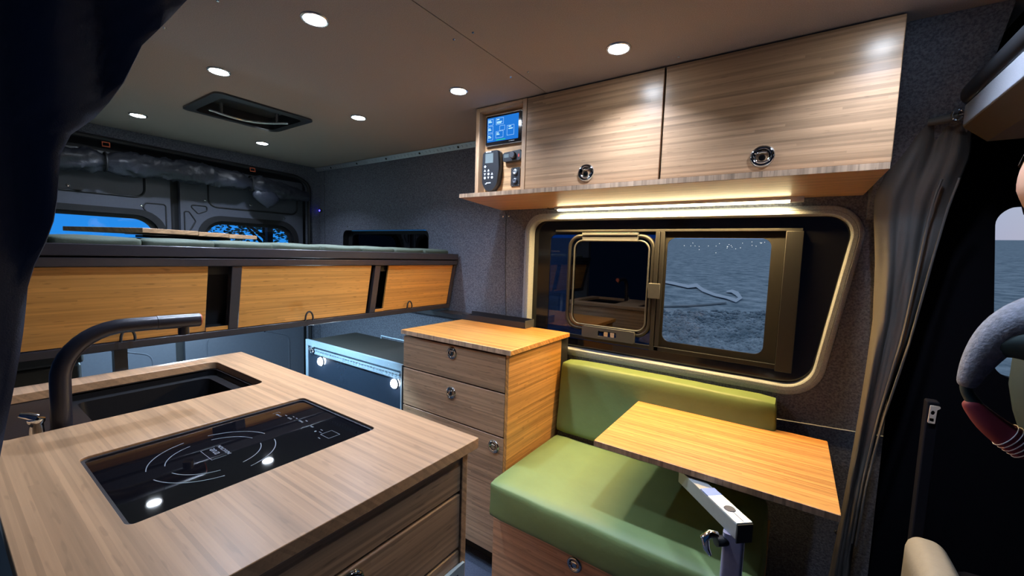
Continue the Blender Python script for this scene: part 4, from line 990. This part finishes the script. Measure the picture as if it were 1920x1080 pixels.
# ================================================================ PERSON IN THE CAB
def person():
    e = empty('person', (.60, 1.30, .60), 'person in grey fleece sleeve and teal vest seated in the cab at the right edge', 'person')
    def skin(name, V, E, mat, root=0, sub=2):
        me = bpy.data.meshes.new(name); me.from_pydata([Vector(v[:3])-WL[e.name] for v in V], E, [])
        me.materials.append(MT[mat]); o = bpy.data.objects.new(name, me); COL.objects.link(o); o.parent = e; WL[o.name] = WL[e.name].copy()
        m = o.modifiers.new('skin', 'SKIN'); m.use_smooth_shade = True
        for i, v in enumerate(V):
            s = me.skin_vertices[0].data[i]; s.radius = (v[3], v[4] if len(v) > 4 else v[3]); s.use_root = (i == root)
        q = o.modifiers.new('sub', 'SUBSURF'); q.levels = sub; q.render_levels = sub
        return o
    EL = (0.3093, 1.22, 1.0430); EM = (0.3363, 1.22, 1.1438); F1 = (0.3479, 1.22, 0.9779); F2 = (0.4170, 1.22, 0.9342)
    # body: torso, neck, both arms, legs
    V = [(.66, 1.34, .66, .12, .15), (.60, 1.34, .85, .12, .14), (.54, 1.34, 1.05, .12, .16), (.53, 1.34, 1.18, .09, .12), (.50, 1.33, 1.29, .052), (.475, 1.31, 1.36, .052),
         (.48, 1.17, 1.165, .070), (EM[0], EM[1], EM[2], .026), (EL[0], EL[1], EL[2], .010), (F1[0], F1[1], F1[2], .016), (F2[0], F2[1], F2[2], .024),
         (.60, 1.52, 1.17, .065), (.64, 1.58, .95, .050), (.72, 1.54, .82, .040), (.85, 1.48, .80, .030),
         (.66, 1.25, .66, .09), (1.00, 1.22, .67, .08), (1.36, 1.20, .62, .06), (1.38, 1.20, .20, .05),
         (.66, 1.43, .66, .09), (1.00, 1.46, .67, .08), (1.36, 1.47, .62, .06), (1.38, 1.47, .20, .05)]
    E = [(0,1),(1,2),(2,3),(3,4),(4,5),(3,6),(6,7),(7,8),(8,9),(9,10),(3,11),(11,12),(12,13),(13,14),(0,15),(15,16),(16,17),(17,18),(0,19),(19,20),(20,21),(21,22)]
    skin('body', V, E, 'vest')
    # sleeve over the near arm
    skin('sleeve', [(.52, 1.20, 1.225, .075), (0.4058, 1.22, 1.2061, .056), (0.3656, 1.22, 1.1824, .044), (0.3377, 1.22, 1.1440, .034), (0.3201, 1.22, 1.0924, .025), (0.3093, 1.22, 1.0430, .015)], [(0,1),(1,2),(2,3),(3,4),(4,5)], 'sleeve')
    skin('cuff', [(0.3142, 1.22, 1.0213, .014), (0.3461, 1.22, 0.9819, .024), (0.3787, 1.22, 0.9553, .028), (0.4192, 1.22, 0.9327, .032)], [(0,1),(1,2),(2,3)], 'cuff')
    b = NB()
    for k in range(5):
        t = .1+.13*k; A1 = Vector((0.3679, 1.22, 0.9644)); A2 = Vector((0.4192, 1.22, 0.9327)); c = A1.lerp(A2, t); d = (A2-A1).normalized(); u, w = frame_of(d)
        tube(b, [c+(.0262+.003*t)*(math.cos(a)*u+math.sin(a)*w) for a in [2*math.pi*j/20 for j in range(20)]], .0009, 6, closed=True)
    obj('cuff_stripes', b, 'stripe', e)
    # hand with fingers
    hc = Vector((.51, 1.155, .835)); HO = Vector((F2[0]-.46, F2[1]-.96, F2[2]-.935))
    skin('hand', [(q[0]+HO.x, q[1]+HO.y, q[2]+HO.z)+tuple(q[3:]) for q in [(.47, .975, .933, .026, .020), (.50, .957, .924, .036, .016), (.535, .940, .915, .034, .014)]], [(0,1),(1,2)], 'skin')
    for i in range(4):
        o = (i-1.5)*.017; L = (.058, .070, .065, .050)[i]
        skin('finger', [(q[0]+HO.x, q[1]+HO.y, q[2]+HO.z)+tuple(q[3:]) for q in [(.535+o*.4, .940+o, .915, .0095), (.535+L*.5+o*.4, .925+o, .905, .0088), (.535+L*.85, .915+o, .885, .0082), (.535+L, .915+o, .865, .0072)]], [(0,1),(1,2),(2,3)], 'skin', sub=1)
    skin('thumb', [(q[0]+HO.x, q[1]+HO.y, q[2]+HO.z)+tuple(q[3:]) for q in [(.495, .935, .925, .012), (.52, .905, .915, .0105), (.545, .893, .905, .009)]], [(0,1),(1,2)], 'skin', sub=1)
    # head: looks to the rear of the van
    HC = Vector((.440, 1.27, 1.465)); hc = Vector((0, 0, 0)); TURN = Matrix.Rotation(R(60), 4, 'Z')
    def place(b):
        for v in b.verts: v.co = TURN @ v.co + HC
        return b
    b = NB()
    bmesh.ops.create_uvsphere(b, u_segments=36, v_segments=28, radius=1)
    for v in b.verts:
        p = v.co.copy(); s = Vector((.098, .078, .122))
        if p.z < -.1: s.x *= 1-.22*(-p.z-.1); s.y *= 1-.35*(-p.z-.1)
        q = Vector((p.x*s.x, p.y*s.y, p.z*s.z))
        if p.x < 0:   # face side points to -x
            q.x -= .022*math.exp(-((p.y/.16)**2+((p.z+.18)/.20)**2))          # nose
            q.x += .010*math.exp(-(((abs(p.y)-.38)/.16)**2+((p.z-.02)/.12)**2))  # eye sockets
            q.x -= .007*math.exp(-((p.y/.3)**2+((p.z+.50)/.09)**2))            # lips
            q.x -= .010*math.exp(-((p.y/.25)**2+((p.z+.82)/.15)**2))           # chin
        v.co = q+hc
    obj('head', place(b), 'skin', e, smooth=80)
    for sgn in (-1, 1):
        b = NB(); bmesh.ops.create_uvsphere(b, u_segments=14, v_segments=10, radius=1)
        for v in b.verts: v.co = Vector((v.co.x*.017, v.co.y*.007, v.co.z*.028))+hc+Vector((.016, sgn*.072, -.005))
        obj('ear', place(b), 'skin', e, smooth=80)
        b = NB(); bmesh.ops.create_uvsphere(b, u_segments=14, v_segments=10, radius=.0115)
        for v in b.verts: v.co += hc+Vector((-.081, sgn*.030, .003))
        obj('eye', place(b), 'frit', e, smooth=80)
    b = NB(); bmesh.ops.create_uvsphere(b, u_segments=36, v_segments=24, radius=1)
    for v in list(b.verts):
        p = v.co.copy(); v.co = Vector((p.x*.104, p.y*.084, p.z*.126))+hc+Vector((.008, 0, .006))
        v.co += v.normal*.003*noise.noise(p*8)
    bmesh.ops.delete(b, geom=[v for v in b.verts if (v.co-hc).z < .035 and (v.co-hc).x < .01 or (v.co-hc).z < -.06 or (v.co-hc).x < -.055 and (v.co-hc).z < .085], context='VERTS')
    obj('hair', place(b), 'hair', e, smooth=80)
person()

# ================================================================ OUTSIDE
def outside():
    t = TILT_AZ; s = Vector((-t.y, t.x, 0))
    fwd = (t*math.cos(TILT)+Vector((0, 0, 1))*math.sin(TILT)).normalized()   # along the ground towards the valley
    H = 60.0; O = Vector((0, 0, 1.29)) - UP*H
    def gp(a, b_, h=0): return O + fwd*a + s*b_ + UP*h
    def on_ground(d):
        k = -H/d.dot(UP); p = Vector((0, 0, 1.29))+d*k - O
        return p.dot(fwd), p.dot(s)
    m = S.camera.matrix_world.to_3x3()
    def px(x, y): return m @ Vector(((x-960)/765.1, -(y-540)/765.1, -1)).normalized()
    b = NB(); rows = []
    for i in range(90):
        a = -200+ (150*i if i < 0 else 0); a = 40*(1.07**i)-120; row = []
        for j in range(-40, 41):
            w = (abs(a)+260)*1.6*j/40; h = 1.2*noise.noise(Vector((a*.006, w*.006, 0)))*min(1, (abs(a)+50)/200) + 0*noise.noise(Vector((a*.03, w*.03, 4)))
            row.append(b.verts.new(gp(a, w, h)))
        rows.append(row)
    for A, B in zip(rows, rows[1:]):
        for j in range(80): b.faces.new((A[j], A[j+1], B[j+1], B[j]))
    struct('valley_ground', b, 'terrain', smooth=80)
    def ribbon(name, pts, mat, h, label, cat):
        b = NB(); L = []; n = len(pts)
        for i, (x, y, w) in enumerate(pts):
            q = Vector(pts[min(i+1, n-1)][:2])-Vector(pts[max(i-1, 0)][:2]); q.normalize(); nx, ny = -q.y*w, q.x*w
            a0 = on_ground(px(x-nx, y-ny)); a1 = on_ground(px(x+nx, y+ny)); L.append((gp(*a0, h), gp(*a1, h)))
        top = [b.verts.new(p) for p, _ in L]; bot = [b.verts.new(q) for _, q in L]
        for i in range(n-1): b.faces.new((top[i], top[i+1], bot[i+1], bot[i]))
        r = bmesh.ops.extrude_face_region(b, geom=b.faces[:])
        for v in r['geom']:
            if isinstance(v, bmesh.types.BMVert): v.co -= UP*.3
        o = obj(name, b, mat); tag(o, label, cat); return o
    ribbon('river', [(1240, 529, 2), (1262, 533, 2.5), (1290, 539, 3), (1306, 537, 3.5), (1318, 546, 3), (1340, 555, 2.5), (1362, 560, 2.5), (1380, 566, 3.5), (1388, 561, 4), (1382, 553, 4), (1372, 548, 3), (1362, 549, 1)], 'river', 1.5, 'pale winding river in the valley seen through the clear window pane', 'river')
    ribbon('valley_road', [(1240, 577, .9), (1290, 576, .9), (1330, 573, .9), (1362, 570, .9)], 'road', 1.5, 'thin pale road below the river in the window view', 'road')
    random.seed(11); tb = bmesh.new(); bmesh.ops.create_icosphere(tb, subdivisions=1, radius=1)
    tv = [v.co.copy() for v in tb.verts]; tf = [[v.index for v in f.verts] for f in tb.faces]; tb.free(); VV = []; FF = []
    for k in range(17000):
        x = random.uniform(1060, 1640) if k % 3 else random.uniform(1232, 1480); y = 584+(155 if k % 4 else 230)*random.random()**.7; a = on_ground(px(x, y)); rad = random.uniform(.8, 2.6); sq = random.uniform(.6, 1.2)
        hh = 1.2*noise.noise(Vector((a[0]*.006, a[1]*.006, 0)))*min(1, (abs(a[0])+50)/200)
        c = gp(a[0], a[1], hh); n0 = len(VV)
        for v in tv:
            k2 = rad*(1+.35*noise.noise(v*2+c)); VV.append((c.x+v.x*k2, c.y+v.y*k2, c.z+v.z*k2*sq))
        FF += [[n0+i for i in f] for f in tf]
    me = bpy.data.meshes.new('scrub'); me.from_pydata(VV, [], FF); b = NB(); b.from_mesh(me); bpy.data.meshes.remove(me)
    o = obj('scrub_bushes', b, 'terrain', smooth=80); tag(o, 'grey green scrub covering the slope below the road', 'bushes', kind='stuff')
    b = NB(); random.seed(3)
    for k in range(26):
        x = random.uniform(1255, 1440); y = random.gauss(462, 5); a = on_ground(px(x, y)); p = gp(a[0], a[1], 8)
        d = (p-Vector((0, 0, 1))).length; bmesh.ops.create_icosphere(b, subdivisions=1, radius=d*.00045, matrix=Matrix.Translation(p))
    o = obj('town_lights', b, 'town'); tag(o, 'faint scattered town lights far across the valley', 'lights', kind='stuff')
    # tree behind the van
    e = empty('tree', (-9.5, 4.3, -1.5), 'dark leafy tree outside the right rear door window', 'tree')
    b = NB(); tube(b, [(-9.5, 4.3, -1.5), (-9.5, 4.4, .5), (-9.6, 4.3, 2.2)], .12, 8, rad=[.16, .11, .05])
    for k in range(7):
        a = k*.9; tube(b, [(-9.5, 4.35, .4+.2*k), (-9.5+.6*math.cos(a), 4.35+.8*math.sin(a), 1.0+.22*k)], .03, 6, rad=[.04, .015])
    obj('trunk', b, 'bark', e)
    b = NB(); random.seed(5)
    for c in range(95):
        th = random.uniform(0, 6.28); rr = random.uniform(.15, 1.3); cc = Vector((-9.5+rr*math.cos(th), 4.25+rr*1.25*math.sin(th), random.uniform(.7, 2.6)))
        for k in range(60):
            p = cc+Vector((random.gauss(0, .15), random.gauss(0, .15), random.gauss(0, .10)))
            n = Vector((random.uniform(-1, 1), random.uniform(-1, 1), random.uniform(-1, 1))).normalized(); u, w = frame_of(n)
            sz = random.uniform(.03, .06); b.faces.new([b.verts.new(p+sz*(u*i+w*j*.5)) for i, j in ((-1, 0), (0, -1), (1, 0), (0, 1))])
    obj('foliage', b, 'leaf', e, smooth=None)
outside()
